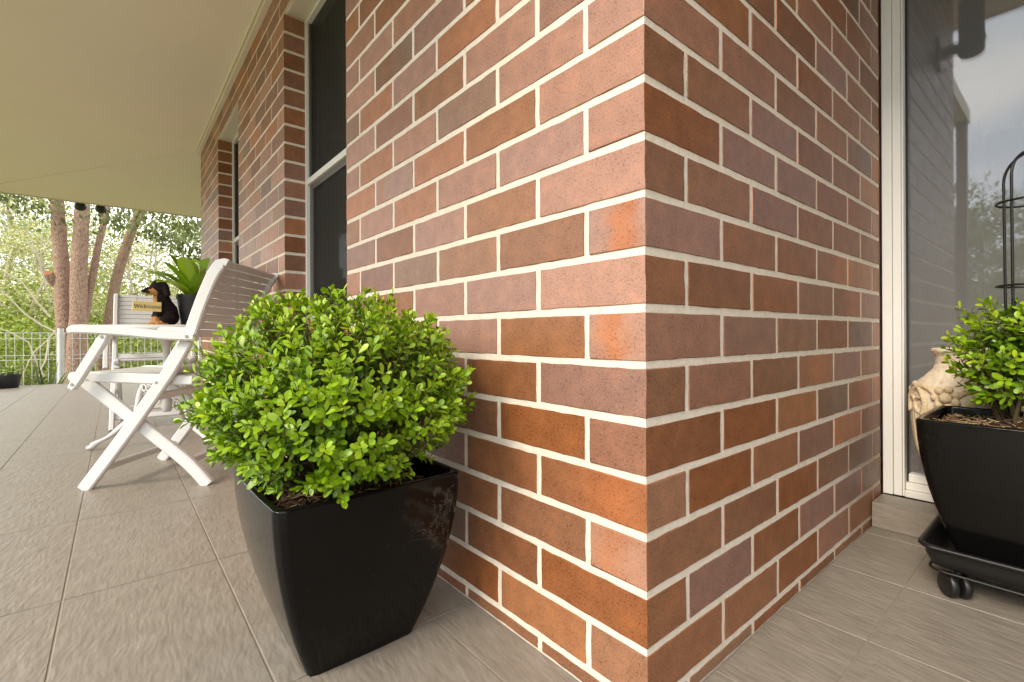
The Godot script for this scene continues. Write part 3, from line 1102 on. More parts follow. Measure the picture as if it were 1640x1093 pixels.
func make_shrub(label: String, base: Vector3, mid: Vector3, rad: Vector3, shoots: int, inner: int, seed: int, wall_x: float, lsize: float) -> void:
	var t := thing("box_shrub", label, "shrub", base, 0.0, "clipped box shrubs in black planters")
	var r := RandomNumberGenerator.new()
	r.seed = seed
	var lob := noise(1.6, seed, 2)
	var kinds := []
	for k in 5:
		kinds.append(leaf_mb(lsize * (0.9 + 0.08 * k), lsize * (0.50 + 0.03 * (k % 3)), 0.12 + 0.1 * (k % 3), 0.06 + 0.07 * (k % 2)))
	var leaves := []
	var stems := MB.new()
	var lc := []
	for c in M.leaf: lc.append(c.albedo_color.srgb_to_linear())
	for i in shoots + inner:
		var inside := i >= shoots
		var d := Vector3(r.randfn(), r.randfn() * 0.9 + 0.1, r.randfn()).normalized()
		if d.y < -0.75: continue
		var k := 1.0 + 0.20 * lob.get_noise_3dv(d * 1.0) + r.randf_range(-0.07, 0.05)
		if not inside and r.randf() < 0.06: k += r.randf_range(0.03, 0.13)
		if inside: k *= r.randf_range(0.45, 0.85)
		var tip := mid + d * rad * k
		var grow := (d * 0.8 + Vector3.UP * 0.45 + Vector3(r.randf_range(-0.35, 0.35), r.randf_range(-0.2, 0.3), r.randf_range(-0.35, 0.35))).normalized()
		var pairs := r.randi_range(4, 7)
		var step := lsize * r.randf_range(0.40, 0.55)
		var slen := pairs * step
		var start := tip - grow * slen
		if base.x + tip.x > wall_x: continue
		var side := grow.cross(Vector3(r.randf_range(-1, 1), r.randf_range(-1, 1), r.randf_range(-1, 1))).normalized()
		var fresh := r.randf()
		# young shoot, and the older twig back towards the stool
		var heart := Vector3(0, 0.30, 0) + d * rad * 0.25
		if i % 4 == 0:
			stems.tube([heart, heart.lerp(start, 0.6) + Vector3(0, -0.01, 0), start, tip], [0.0012, 0.0009, 0.0007, 0.0004], 4, false)
		else:
			stems.tube([start - grow * 0.02, start, tip], [0.0009, 0.0008, 0.0005], 4, false)
		for p in pairs:
			var f := float(p) / (pairs - 1)
			var at := start + grow * (step * (p + 0.4))
			side = side.rotated(grow, PI / 2 + r.randf_range(-0.3, 0.3))
			for s in [-1, 1]:
				var open := deg_to_rad(lerpf(68, 30, f) + r.randf_range(-12, 12))
				var ax: Vector3 = (grow * cos(open) + side * s * sin(open) + Vector3.DOWN * 0.08).normalized()
				var face := (grow - ax * grow.dot(ax)).normalized().rotated(ax, r.randf_range(-0.45, 0.45))
				var b := Basis(ax.cross(face), ax, face)
				var sc := lerpf(1.0, 0.72, f * f) * r.randf_range(0.68, 1.28)
				if p == 0: sc *= 0.85
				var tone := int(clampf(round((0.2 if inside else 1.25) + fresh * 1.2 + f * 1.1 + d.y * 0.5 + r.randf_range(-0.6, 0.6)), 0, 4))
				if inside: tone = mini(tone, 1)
				if base.x + at.x + ax.x * lsize > wall_x + 0.012: continue
				leaves.append([Transform3D(b.scaled(Vector3.ONE * sc), at), r.randi() % 5, tone])
	# main stems
	for k in 9:
		var a := TAU * k / 9.0 + r.randf()
		var q := Vector3(cos(a), 0, sin(a))
		var s0 := Vector3(q.x * 0.018, 0.255, q.z * 0.018)
		var s2 := Vector3(q.x * rad.x * 0.5, mid.y + r.randf_range(-0.05, 0.05), q.z * rad.z * 0.5)
		stems.tube([s0, s0.lerp(s2, 0.5) + Vector3(r.randf_range(-0.02, 0.02), -0.02, r.randf_range(-0.02, 0.02)), s2], [0.0055, 0.004, 0.0025], 6, false)
	put("stems", stems.mesh(), M.twig, t)
	leaves.sort_custom(func(p, q): return (base + p[0].origin).distance_squared_to(CAM) < (base + q[0].origin).distance_squared_to(CAM))
	var meshes := []
	for kmb in kinds: meshes.append(kmb.mesh())
	var rest := MB.new()
	for i in leaves.size():
		var e: Array = leaves[i]
		if i < 300:
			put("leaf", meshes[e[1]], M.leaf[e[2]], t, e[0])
		else:
			var c: Color = lc[e[2]]
			var j := r.randf_range(0.88, 1.12)
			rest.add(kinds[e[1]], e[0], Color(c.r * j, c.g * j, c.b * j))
	stuff(put("foliage", rest.mesh(), M.leaf_vertex, t))

func build_planters() -> void:
	var p1 := Vector3(-0.252, 0.0, -0.538)
	make_planter("square black glazed planter with lime streaks, standing against the brick wall", p1, Vector3.ONE, true, 0.0)
	make_shrub("dense rounded light green box shrub beside the brick corner", p1, Vector3(-0.012, 0.480, 0.002), Vector3(0.242, 0.186, 0.256), 980, 620, 4, -0.012, 0.0182)
	# second planter on a wheeled stand by the glass door
	var base_y := 0.084
	var p2 := Vector3(0.94, base_y, 0.33)
	make_planter("square black glazed planter standing on the wheeled tray by the glass door", p2, Vector3(0.93, 0.97, 0.93), false, 0.0)
	make_shrub("small open box shrub with bare lower stems inside the wire frame", p2, Vector3(0.0, 0.450, 0.01), Vector3(0.122, 0.140, 0.132), 210, 120, 14, 9.0, 0.0205)
	make_stand(Vector3(0.94, 0, 0.33), base_y)
	make_trellis(Vector3(0.94, base_y + 0.28, 0.345))

func make_stand(at: Vector3, top: float) -> void:
	var t := thing("plant_caddy", "black plastic plant tray on castor wheels under the planter", "plant stand", at)
	var prof := [[0.10, 0.064, 0.02, 0.0], [0.125, 0.064, 0.02, 0.0], [0.137, 0.070, 0.025, 0.0], [0.146, 0.092, 0.028, 0.0], [0.148, 0.106, 0.028, 0.0], [0.1545, 0.108, 0.03, 0.0], [0.158, 0.112, 0.03, 0.0], [0.1575, 0.117, 0.03, 0.0], [0.150, 0.118, 0.028, 0.0], [0.144, 0.112, 0.028, 0.0], [0.134, 0.078, 0.025, 0.0], [0.12, 0.0725, 0.02, 0.0], [0.01, 0.0720, 0.002, 0.0]]
	var mb := MB.new()
	var idx := []
	for i in prof.size():
		var ring := square_ring(prof[i][0], prof[i][2], 0.0)
		var a: Array = prof[maxi(i - 1, 0)]
		var b: Array = prof[mini(i + 1, prof.size() - 1)]
		var tt := Vector2(b[0] - a[0], b[1] - a[1]).normalized()
		var row := []
		for k in ring.size() + 1:
			var e: Array = ring[k % ring.size()]
			row.append(mb.vert(Vector3(e[0].x, prof[i][1], e[0].y), Vector3(e[1].x * tt.y, -tt.x, e[1].y * tt.y).normalized()))
		idx.append(row)
	for i in prof.size() - 1:
		for k in idx[0].size() - 1:
			mb.quad_i(idx[i][k], idx[i][k + 1], idx[i + 1][k + 1], idx[i + 1][k])
	put("tray", mb.mesh(), M.black_plastic, t)
	# four blocks in the tray that lift the pot
	for s in [[-1, -1], [1, -1], [-1, 1], [1, 1]]:
		boxpart("foot", Vector3(s[0] * 0.06 - 0.015, 0.0715, s[1] * 0.06 - 0.015), Vector3(s[0] * 0.06 + 0.015, top, s[1] * 0.06 + 0.015), M.black_plastic, t)
	var rim := MB.new()
	var rr := []
	for e in square_ring(0.140, 0.03, 0.0): rr.append(Vector3(e[0].x, 0.060, e[0].y))
	rr.append(rr[0])
	rim.tube(rr, 0.003, 6, false)
	put("under_frame", rim.mesh(), M.black_metal, t)
	for s in [[-1, -1], [1, -1], [-1, 1], [1, 1]]:
		var c := Node3D.new()
		c.name = "caster"
		t.add_child(c, true)
		var cx: float = s[0] * 0.108
		var cz: float = s[1] * 0.098
		c.position = Vector3(cx, 0, cz)
		c.rotation.y = -0.5 + 0.4 * s[0]
		for q in [-1, 1]:
			var w := MB.new()
			var pr := [Vector2(0.0, 0.0), Vector2(0.021, 0.001), Vector2(0.0275, 0.004), Vector2(0.0275, 0.014), Vector2(0.022, 0.019), Vector2(0.0, 0.020)]
			w.lathe(pr, 24)
			put("wheel", w.mesh(), M.black_plastic, c, Transform3D(Basis(Vector3.BACK, -q * PI / 2), Vector3(q * 0.003, 0.0278, 0)))
		var fk := MB.new()
		fk.tube([Vector3(0, 0.0245, 0), Vector3(0, 0.045, 0.006), Vector3(0, 0.066, 0.010)], [0.0028, 0.006, 0.008], 8)
		put("fork", fk.mesh(), M.black_metal, c)

func make_trellis(at: Vector3) -> void:
	var t := thing("plant_support", "black wire plant support with arched hoops rising from the planter", "plant support", at)
	var r := 0.052
	for k in 2:
		var a := PI / 2 * k + 0.55
		var d := Vector3(cos(a), 0, sin(a))
		var pts := [-d * r * 0.8, -d * r * 0.95 + Vector3.UP * 0.3]
		for i in 13:
			var g := PI * i / 12.0
			pts.append(-d * r * cos(g) + Vector3.UP * (0.57 + 0.055 * sin(g)))
		pts.append(d * r * 0.95 + Vector3.UP * 0.3); pts.append(d * r * 0.8)
		var mb := MB.new()
		mb.tube(pts, 0.0028, 7)
		put("hoop", mb.mesh(), M.black_metal, t)
	for y in [0.33, 0.515]:
		var mb := MB.new()
		var pts := []
		for i in 25: pts.append(Vector3(cos(TAU * i / 24.0) * (r + 0.003), y, sin(TAU * i / 24.0) * (r + 0.003)))
		mb.tube(pts, 0.0024, 6, false)
		put("ring", mb.mesh(), M.black_metal, t)

# ---------------------------------------------------------------- urn
func urn_radius(y: float) -> float:
	var p := [[0.0, 0.058], [0.02, 0.060], [0.10, 0.081], [0.20, 0.103], [0.29, 0.1125], [0.335, 0.1125], [0.368, 0.104], [0.397, 0.080], [0.410, 0.067], [0.43, 0.061], [0.452, 0.064], [0.458, 0.071], [0.468, 0.071]]
	for i in p.size() - 1:
		if y <= p[i + 1][0]:
			return lerpf(p[i][1], p[i + 1][1], smoothstep(0.0, 1.0, (y - p[i][0]) / (p[i + 1][0] - p[i][0])) * 0.5 + 0.5 * (y - p[i][0]) / (p[i + 1][0] - p[i][0]))
	return 0.06

func build_urn() -> void:
	var t := thing("urn", "whitewashed terracotta urn with carved scrolls and flowers, by the glass door", "urn", Vector3(1.2125, 0.0762, 0.205))
	var mb := MB.new()
	var prof := [Vector2(0.0, 0.0)]
	for i in 60:
		var y := 0.468 * i / 59.0
		prof.append(Vector2(urn_radius(y) + (0.0012 * sin(y * 420.0) if y > 0.395 and y < 0.45 else 0.0), y))
	prof.append(Vector2(0.066, 0.470)); prof.append(Vector2(0.056, 0.466)); prof.append(Vector2(0.052, 0.44)); prof.append(Vector2(0.054, 0.38)); prof.append(Vector2(0.0, 0.36))
	mb.lathe(prof, 56)
	put("vessel", mb.mesh(), M.urn, t)
	var on := func(a: float, y: float, out: float) -> Vector3:
		var r := urn_radius(y) + out
		return Vector3(cos(a) * r, y, sin(a) * r)
	for m in 4:
		var a0 := TAU * m / 4.0 + 3.36
		var sc := MB.new()
		for side in [-1, 1]:
			# C scroll that winds into a spiral
			var pts := []
			var rad := []
			for i in 34:
				var q := i / 33.0
				var ang := -0.6 + q * 9.5
				var rr := 0.060 * pow(1.0 - q, 0.9) + 0.006
				pts.append(on.call(a0 + side * (0.56 + rr * cos(ang) / 0.11), 0.318 + rr * sin(ang) * 0.85, 0.0015))
				rad.append(lerpf(0.0085, 0.0042, q))
			sc.tube(pts, rad, 7)
			# acanthus strokes sweeping down from the scroll
			for k in 6:
				pts = []
				rad = []
				for i in 12:
					var q := i / 11.0
					pts.append(on.call(a0 + side * (0.78 - 0.11 * k - 0.30 * q + 0.25 * q * q), lerpf(0.315 - 0.012 * k, 0.13 + 0.012 * k, q), 0.001))
					rad.append(0.0016 + 0.0052 * sin(PI * pow(q, 0.7)))
				sc.tube(pts, rad, 6)
		put("scroll", sc.mesh(), M.urn_gilt, t)
		# flower between the scrolls
		var fl := MB.new()
		var fc: Vector3 = on.call(a0 + 0.0, 0.338, 0.002)
		var out := Vector3(cos(a0), 0.1, sin(a0)).normalized()
		var e1 := out.cross(Vector3.UP).normalized()
		var e2 := e1.cross(out).normalized()
		fl.ball(fc, Vector3(0.015, 0.015, 0.015), 8, 12)
		for k in 7:
			var an := TAU * k / 7.0
			var dd := e1 * cos(an) + e2 * sin(an)
			fl.ball(fc + dd * 0.024 - out * 0.002, Vector3(0.010, 0.0105, 0.010), 6, 8)
		put("flower", fl.mesh(), M.urn_gilt, t)

# ---------------------------------------------------------------- chairs
func spread(pts: Array, z: float) -> Array:
	var out := []
	for p in pts: out.append(Vector3(p.x, p.y, z))
	return out

func curve(pts: Array, n: int) -> Array:
	# Catmull-Rom through 2D points
	var out := []
	for i in pts.size() - 1:
		var a: Vector2 = pts[maxi(i - 1, 0)]
		var b: Vector2 = pts[i]
		var c: Vector2 = pts[i + 1]
		var d: Vector2 = pts[mini(i + 2, pts.size() - 1)]
		for k in n:
			out.append(b.cubic_interpolate(c, a, d, float(k) / n))
	out.append(pts[-1])
	return out

func make_chair(label: String, at: Vector3, turn: float) -> Node3D:
	# local x runs forward from the rear foot, z across the chair
	var t := thing("garden_chair", label, "chair", at, turn, "white folding garden chairs")
	var wid := 0.47
	var zax := Vector3(0, 0, 1)
	var back := curve([Vector2(-0.098, 0.872), Vector2(-0.078, 0.876), Vector2(-0.048, 0.842), Vector2(-0.014, 0.770), Vector2(0.020, 0.680), Vector2(0.052, 0.590), Vector2(0.105, 0.490), Vector2(0.165, 0.395), Vector2(0.300, 0.200), Vector2(0.448, 0.0)], 3)
	var bth := []
	for i in back.size():
		bth.append(0.030 if i < 4 else 0.046)
	var rear := curve([Vector2(0.462, 0.412), Vector2(0.36, 0.328), Vector2(0.25, 0.235), Vector2(0.11, 0.118), Vector2(0.05, 0.060), Vector2(0.0, 0.0)], 3)
	for s in 2:
		var z := 0.016 if s == 0 else wid - 0.016
		var zi := 0.045 if s == 0 else wid - 0.045
		var mb := MB.new()
		mb.bar(spread(back, z), zax, 0.026, bth, 0.005)
		put("back_stile", mb.mesh(), M.white_resin, t)
		mb = MB.new()
		mb.bar(spread(rear, zi), zax, 0.026, 0.046, 0.005)
		put("leg", mb.mesh(), M.white_resin, t)
		# armrest
		mb = MB.new()
		var zo := -0.010 if s == 0 else wid + 0.010
		mb.bar(spread(curve([Vector2(0.472, 0.608), Vector2(0.455, 0.617), Vector2(0.40, 0.617), Vector2(0.28, 0.609), Vector2(0.14, 0.594), Vector2(0.012, 0.585)], 3), zo), zax, 0.042, [0.014, 0.026, 0.030, 0.032, 0.033, 0.034, 0.034, 0.034, 0.034, 0.034, 0.034, 0.034, 0.033, 0.032, 0.030, 0.026], 0.006)
		put("armrest", mb.mesh(), M.white_resin, t)
		mb = MB.new()
		mb.bar(spread([Vector2(0.342, 0.603), Vector2(0.360, 0.572), Vector2(0.446, 0.432), Vector2(0.470, 0.392)], zo), zax, 0.024, [0.026, 0.036, 0.036, 0.026], 0.004)
		put("arm_support", mb.mesh(), M.white_resin, t)
		# seat side rail
		mb = MB.new()
		mb.bar(spread(curve([Vector2(0.522, 0.428), Vector2(0.49, 0.432), Vector2(0.36, 0.428), Vector2(0.20, 0.420), Vector2(0.055, 0.414)], 3), zi), zax, 0.026, [0.018, 0.034, 0.040, 0.040, 0.040, 0.040, 0.040, 0.040, 0.040, 0.040, 0.040, 0.038, 0.034], 0.005)
		put("seat_rail", mb.mesh(), M.white_resin, t)
		# bolts
		for q in [Vector2(0.034, 0.588), Vector2(0.352, 0.588), Vector2(0.461, 0.408), Vector2(0.152, 0.412)]:
			mb = MB.new()
			var o := -1.0 if s == 0 else 1.0
			var zz := (-0.0315 if s == 0 else wid + 0.0315) if q.y > 0.5 and q.x < 0.1 else (-0.0225 if s == 0 else wid + 0.0225)
			if q.x == 0.152: zz = 0.002 if s == 0 else wid - 0.002
			mb.tube([Vector3(q.x, q.y, zz), Vector3(q.x, q.y, zz + o * 0.002)], 0.006, 12)
			put("bolt", mb.mesh(), M.screw, t)
	# slats of the back follow the stiles, evenly spaced along them
	var run := [0.0]
	for i in range(1, 16): run.append(run[-1] + back[i].distance_to(back[i - 1]))
	for k in 10:
		var want: float = lerpf(0.026, run[15] - 0.012, k / 9.0)
		var i := 1
		while run[i] < want: i += 1
		var p: Vector2 = back[i - 1].lerp(back[i], (want - run[i - 1]) / (run[i] - run[i - 1]))
		var tg: Vector2 = (back[i] - back[i - 1]).normalized()
		var mb := MB.new()
		mb.bar([Vector3(p.x, p.y, 0.029), Vector3(p.x - 0.014, p.y - 0.003, wid * 0.5), Vector3(p.x, p.y, wid - 0.029)], Vector3(tg.x, tg.y, 0), (run[15] - 0.038) / 9.0 - 0.004, 0.012, 0.002)
		put("back_slat", mb.mesh(), M.white_resin, t)
	# seat slats run across between the side rails
	for k in 11:
		var x := lerpf(0.494, 0.075, k / 10.0)
		var y := lerpf(0.441, 0.428, k / 10.0)
		var mb := MB.new()
		mb.bar([Vector3(x, y, 0.0585), Vector3(x, y - 0.002, wid * 0.5), Vector3(x, y, wid - 0.0585)], Vector3(1, 0.04, 0).normalized(), 0.0375, 0.012, 0.003)
		put("seat_slat", mb.mesh(), M.white_resin, t)
	# cross bars
	for q in [Vector3(0.392, 0.076, 0.026), Vector3(0.085, 0.092, 0.058), Vector3(0.195, 0.352, 0.028), Vector3(0.135, 0.452, 0.028)]:
		var mb := MB.new()
		mb.bar([Vector3(q.x, q.y, q.z), Vector3(q.x, q.y, wid - q.z)], Vector3(0.8, 0.6, 0), 0.014, 0.036, 0.003)
		put("stretcher", mb.mesh(), M.white_resin, t)
	return t

func build_chairs() -> void:
	make_chair("white folding garden chair nearer to the box shrub, its slatted back towards the wall", Vector3(-0.352, 0.0005, -1.77), deg_to_rad(142.9))
	make_chair("white folding garden chair on the fence side of the round table", Vector3(-0.15, 0.0005, -3.86), deg_to_rad(-93.0))

# ---------------------------------------------------------------- table and what stands on it
func build_table() -> void:
	var at := Vector3(-0.385, 0, -2.895)
	var t := thing("garden_table", "round white cast metal garden table with scrolled legs, between two chairs", "table", at)
	var top := 0.648
	var mb := MB.new()
	mb.lathe([Vector2(0.0, top - 0.02), Vector2(0.33, top - 0.02), Vector2(0.334, top - 0.032), Vector2(0.348, top - 0.034), Vector2(0.356, top - 0.022), Vector2(0.356, top - 0.008), Vector2(0.349, top), Vector2(0.0, top)], 56)
	put("table_top", mb.mesh(), M.white_cast, t)
	mb = MB.new()
	mb.lathe([Vector2(0.0, 0.16), Vector2(0.020, 0.165), Vector2(0.030, 0.20), Vector2(0.022, 0.235), Vector2(0.036, 0.27), Vector2(0.044, 0.31), Vector2(0.026, 0.36), Vector2(0.018, 0.40), Vector2(0.017, 0.52), Vector2(0.030, 0.565), Vector2(0.07, 0.600), Vector2(0.09, 0.626), Vector2(0.0, 0.6265)], 24)
	put("column", mb.mesh(), M.white_cast, t)
	for k in 3:
		var a := PI - 0.03 + TAU * k / 3.0
		var d := Vector3(cos(a), 0, sin(a))
		var leg := MB.new()
		var prof := [Vector2(0.03, 0.355), Vector2(0.075, 0.352), Vector2(0.108, 0.315), Vector2(0.120, 0.255), Vector2(0.140, 0.185), Vector2(0.185, 0.115), Vector2(0.245, 0.062), Vector2(0.295, 0.034), Vector2(0.318, 0.016)]
		var pts := []
		for q in curve(prof, 3): pts.append(d * q.x + Vector3.UP * q.y)
		var rad := []
		for i in pts.size(): rad.append(0.013 + 0.004 * sin(i * 0.9))
		leg.tube(pts, rad, 8)
		leg.ball(d * 0.322 + Vector3.UP * 0.0125, Vector3(0.020, 0.0125, 0.016), 6, 10)
		put("leg", leg.mesh(), M.white_cast, t)
		# pierced scrollwork between leg and column
		var sw := MB.new()
		var sd := Vector3(-d.z, 0, d.x)
		for j in 3:
			var c := d * (0.062 + 0.012 * j) + Vector3.UP * (0.325 - 0.062 * j)
			for m in 2:
				var sp := []
				for i in 18:
					var g := TAU * 1.3 * i / 17.0
					var rr := 0.036 - 0.0014 * i
					sp.append(c + d * rr * cos(g) * 0.8 + Vector3.UP * rr * sin(g) + sd * (0.010 if m == 0 else -0.010))
				sw.tube(sp, 0.0048, 6)
		put("scrollwork", sw.mesh(), M.white_cast, t)
		# lace panel hung from the top of the legs
		var lace := MB.new()
		var a2 := a + PI / 3.0
		for i in 5:
			for j in 4 - absi(i - 2):
				var g := a2 + (i - 2) * 0.32
				var cc := Vector3(cos(g), 0, sin(g)) * 0.112 + Vector3.UP * (0.345 - 0.036 * j)
				var ee := Vector3(-sin(g), 0, cos(g))
				var ring := []
				for q in 11: ring.append(cc + ee * 0.017 * cos(TAU * q / 10.0) + Vector3.UP * 0.0185 * sin(TAU * q / 10.0))
				lace.tube(ring, 0.0042, 6, false)
		put("lace_panel", lace.mesh(), M.white_cast, t)
	build_puppy(Vector3(-0.402, top + 0.0005, -2.86))
	build_bromeliad(Vector3(-0.262, top + 0.0005, -2.885))

# smooth union of tapered capsules, meshed as surface nets; bones = [a, b, ra, rb, colour]
func blend_mesh(bones: Array, cell: float, k: float) -> ArrayMesh:
	var lo := Vector3.ONE * 99.0
	var hi := -lo
	for b in bones:
		for e in 2:
			var p: Vector3 = b[e]
			var r: float = b[2 + e]
			lo = lo.min(p - Vector3.ONE * r); hi = hi.max(p + Vector3.ONE * r)
	lo -= Vector3.ONE * cell * 3.0; hi += Vector3.ONE * cell * 3.0
	var n := Vector3i(((hi - lo) / cell).ceil())
	var val := PackedFloat32Array()
	val.resize(n.x * n.y * n.z)
	var dist := func(p: Vector3) -> float:
		var s := 0.0
		var m := 9.0
		for b in bones:
			var ab: Vector3 = b[1] - b[0]
			var h := clampf((p - b[0]).dot(ab) / maxf(ab.length_squared(), 1e-9), 0.0, 1.0)
			var d: float = (p - b[0] - ab * h).length() - lerpf(b[2], b[3], h)
			m = minf(m, d)
			if d < 0.06: s += exp(-d / k)
		return m if s <= 0.0 else -k * log(s)
	for z in n.z:
		for y in n.y:
			for x in n.x:
				val[(z * n.y + y) * n.x + x] = dist.call(lo + Vector3(x, y, z) * cell)
	var at := {}
	var mb := MB.new()
	for z in n.z - 1:
		for y in n.y - 1:
			for x in n.x - 1:
				var sum := Vector3.ZERO
				var cnt := 0
				var q := []
				for c in 8:
					q.append(val[((z + (c >> 2 & 1)) * n.y + y + (c >> 1 & 1)) * n.x + x + (c & 1)])
				for e in [[0, 1], [2, 3], [4, 5], [6, 7], [0, 2], [1, 3], [4, 6], [5, 7], [0, 4], [1, 5], [2, 6], [3, 7]]:
					if (q[e[0]] < 0.0) != (q[e[1]] < 0.0):
						var f: float = q[e[0]] / (q[e[0]] - q[e[1]])
						var pa := Vector3(e[0] & 1, e[0] >> 1 & 1, e[0] >> 2 & 1)
						var pb := Vector3(e[1] & 1, e[1] >> 1 & 1, e[1] >> 2 & 1)
						sum += pa.lerp(pb, f); cnt += 1
				if cnt == 0: continue
				var p := lo + (Vector3(x, y, z) + sum / cnt) * cell
				var ee := cell * 0.5
				var g := Vector3(dist.call(p + Vector3(ee, 0, 0)) - dist.call(p - Vector3(ee, 0, 0)), dist.call(p + Vector3(0, ee, 0)) - dist.call(p - Vector3(0, ee, 0)), dist.call(p + Vector3(0, 0, ee)) - dist.call(p - Vector3(0, 0, ee)))
				var best := 9.0
				for b in bones:
					var ab: Vector3 = b[1] - b[0]
					var h := clampf((p - b[0]).dot(ab) / maxf(ab.length_squared(), 1e-9), 0.0, 1.0)
					var d: float = (p - b[0] - ab * h).length() - lerpf(b[2], b[3], h)
					if d < best:
						best = d; mb.col = b[4]
				at[Vector3i(x, y, z)] = mb.vert(p, g.normalized())
	for key in at:
		for ax in 3:
			var a1 := Vector3i.ZERO
			var a2 := Vector3i.ZERO
			var e := Vector3i.ZERO
			e[ax] = 1; a1[(ax + 1) % 3] = 1; a2[(ax + 2) % 3] = 1
			var c: Vector3i = key
			var v0 := val[(c.z * n.y + c.y) * n.x + c.x]
			var c2 := c + e
			var v1 := val[(c2.z * n.y + c2.y) * n.x + c2.x]
			if (v0 < 0.0) == (v1 < 0.0): continue
			if at.has(c - a1) and at.has(c - a2) and at.has(c - a1 - a2):
				mb.quad_i(at[c], at[c - a1], at[c - a1 - a2], at[c - a2])
	return mb.mesh()

func build_puppy(at: Vector3) -> void:
	# sitting puppy figure that looks along local +x
	var t := thing("puppy_statue", "black and tan sitting puppy figure holding a stick with a hanging Welcome sign", "statue", at, deg_to_rad(188.0))
	var k := Color(0.012, 0.011, 0.010)
	var tn := Color(0.40, 0.19, 0.07)
	var b := []
	b.append([Vector3(-0.030, 0.045, 0), Vector3(-0.022, 0.080, 0), 0.046, 0.046, k])
	b.append([Vector3(-0.020, 0.085, 0), Vector3(0.000, 0.135, 0), 0.044, 0.036, k])
	b.append([Vector3(0.000, 0.135, 0), Vector3(0.008, 0.180, 0), 0.034, 0.030, k])
	b.append([Vector3(0.012, 0.205, 0), Vector3(0.016, 0.215, 0), 0.041, 0.040, k])
	b.append([Vector3(0.040, 0.196, 0), Vector3(0.066, 0.190, 0), 0.023, 0.017, k])
	for s in [-1, 1]:
		b.append([Vector3(0.036, 0.188, 0.013 * s), Vector3(0.062, 0.184, 0.008 * s), 0.018, 0.013, tn])
	b.append([Vector3(0.074, 0.198, 0), Vector3(0.077, 0.198, 0), 0.008, 0.007, k])
	b.append([Vector3(0.026, 0.120, 0), Vector3(0.026, 0.150, 0), 0.018, 0.020, tn])
	for s in [-1, 1]:
		b.append([Vector3(-0.004, 0.220, 0.036 * s), Vector3(-0.012, 0.172, 0.046 * s), 0.013, 0.015, k])
		b.append([Vector3(0.042, 0.222, 0.017 * s), Vector3(0.045, 0.223, 0.017 * s), 0.0055, 0.005, tn])
		b.append([Vector3(0.014, 0.115, 0.026 * s), Vector3(0.032, 0.050, 0.024 * s), 0.019, 0.015, k])
		b.append([Vector3(0.032, 0.046, 0.024 * s), Vector3(0.036, 0.014, 0.024 * s), 0.0145, 0.0145, tn])
		b.append([Vector3(0.036, 0.011, 0.024 * s), Vector3(0.056, 0.009, 0.026 * s), 0.011, 0.0095, tn])
		b.append([Vector3(-0.026, 0.045, 0.036 * s), Vector3(0.000, 0.028, 0.046 * s), 0.030, 0.020, k])
		b.append([Vector3(0.000, 0.012, 0.048 * s), Vector3(0.032, 0.010, 0.050 * s), 0.012, 0.010, tn])
	put("figure", blend_mesh(b, 0.0062, 0.004), M.vertex, t)
	for s in [-1, 1]:
		var e := MB.new()
		e.ball(Vector3(0.047, 0.211, 0.0175 * s), Vector3(0.0045, 0.0045, 0.0045), 6, 8)
		put("eye", e.mesh(), M.glaze, t)
	var st := MB.new()
	st.tube([Vector3(0.020, 0.176, 0.060), Vector3(0.056, 0.180, 0.004), Vector3(0.098, 0.182, -0.056), Vector3(0.104, 0.181, -0.062)], [0.0075, 0.0085, 0.0085, 0.007], 8)
	put("stick", st.mesh(), M.black_plastic, t)
	# sign board hung on two strings
	var sg := Node3D.new()
	sg.name = "sign"
	t.add_child(sg, true)
	sg.position = Vector3(0.082, 0.1005, -0.060)
	sg.rotation.y = deg_to_rad(-188.0 + 6.0)
	sg.rotation.z = deg_to_rad(-1.5)
	boxpart("board", Vector3(-0.062, -0.026, -0.004), Vector3(0.062, 0.026, 0.004), plain(rgb(222, 198, 132), 0.7), sg)
	var tm := TextMesh.new()
	var f := SystemFont.new()
	f.font_names = PackedStringArray(["Droid Serif"])
	f.font_italic = true
	tm.font = f
	tm.text = "Welcome"
	tm.font_size = 24
	tm.pixel_size = 0.00112
	tm.depth = 0.001
	put("lettering", tm, plain(rgb(28, 22, 16), 0.7), sg, Transform3D(Basis(), Vector3(0, 0.0, 0.0046)))
	for x in [-0.045, 0.045]:
		var w := MB.new()
		w.tube([Vector3(x, 0.026, 0.0), Vector3(x * 0.95, 0.055, 0.002), Vector3(x * 0.9, 0.080, 0.0)], 0.0009, 5)
		put("string", w.mesh(), M.black_plastic, sg)

func strap_leaf(base: Vector3, dir: Vector3, up: float, len: float, wide: float, droop: float, tip: float) -> MB:
	var mb := MB.new()
	var n := 10
	var side := dir.cross(Vector3.UP).normalized()
	var p := base
	var ang := up
	var rows := []
	for i in n + 1:
		var t := float(i) / n
		var h := dir * cos(ang) + Vector3.UP * sin(ang)
		var nn := (Vector3.UP * cos(ang) - dir * sin(ang))
		var w := wide * 0.5 * (0.75 + 0.5 * sin(PI * minf(t * 0.9 + 0.1, 1.0))) * (1.0 if t < tip else sqrt(maxf(0.0, 1.0 - pow((t - tip) / (1.0 - tip), 2.0))) * 0.98 + 0.02)
		rows.append([mb.vert(p - side * w + nn * w * 0.35, (nn + side * 0.35).normalized()), mb.vert(p, nn), mb.vert(p + side * w + nn * w * 0.35, (nn - side * 0.35).normalized())])
		p += h * len / n
		ang -= droop / n * (0.4 + 1.2 * t)
	for i in n:
		mb.quad_i(rows[i][0], rows[i][1], rows[i + 1][1], rows[i + 1][0])
		mb.quad_i(rows[i][1], rows[i][2], rows[i + 1][2], rows[i + 1][1])
	return mb

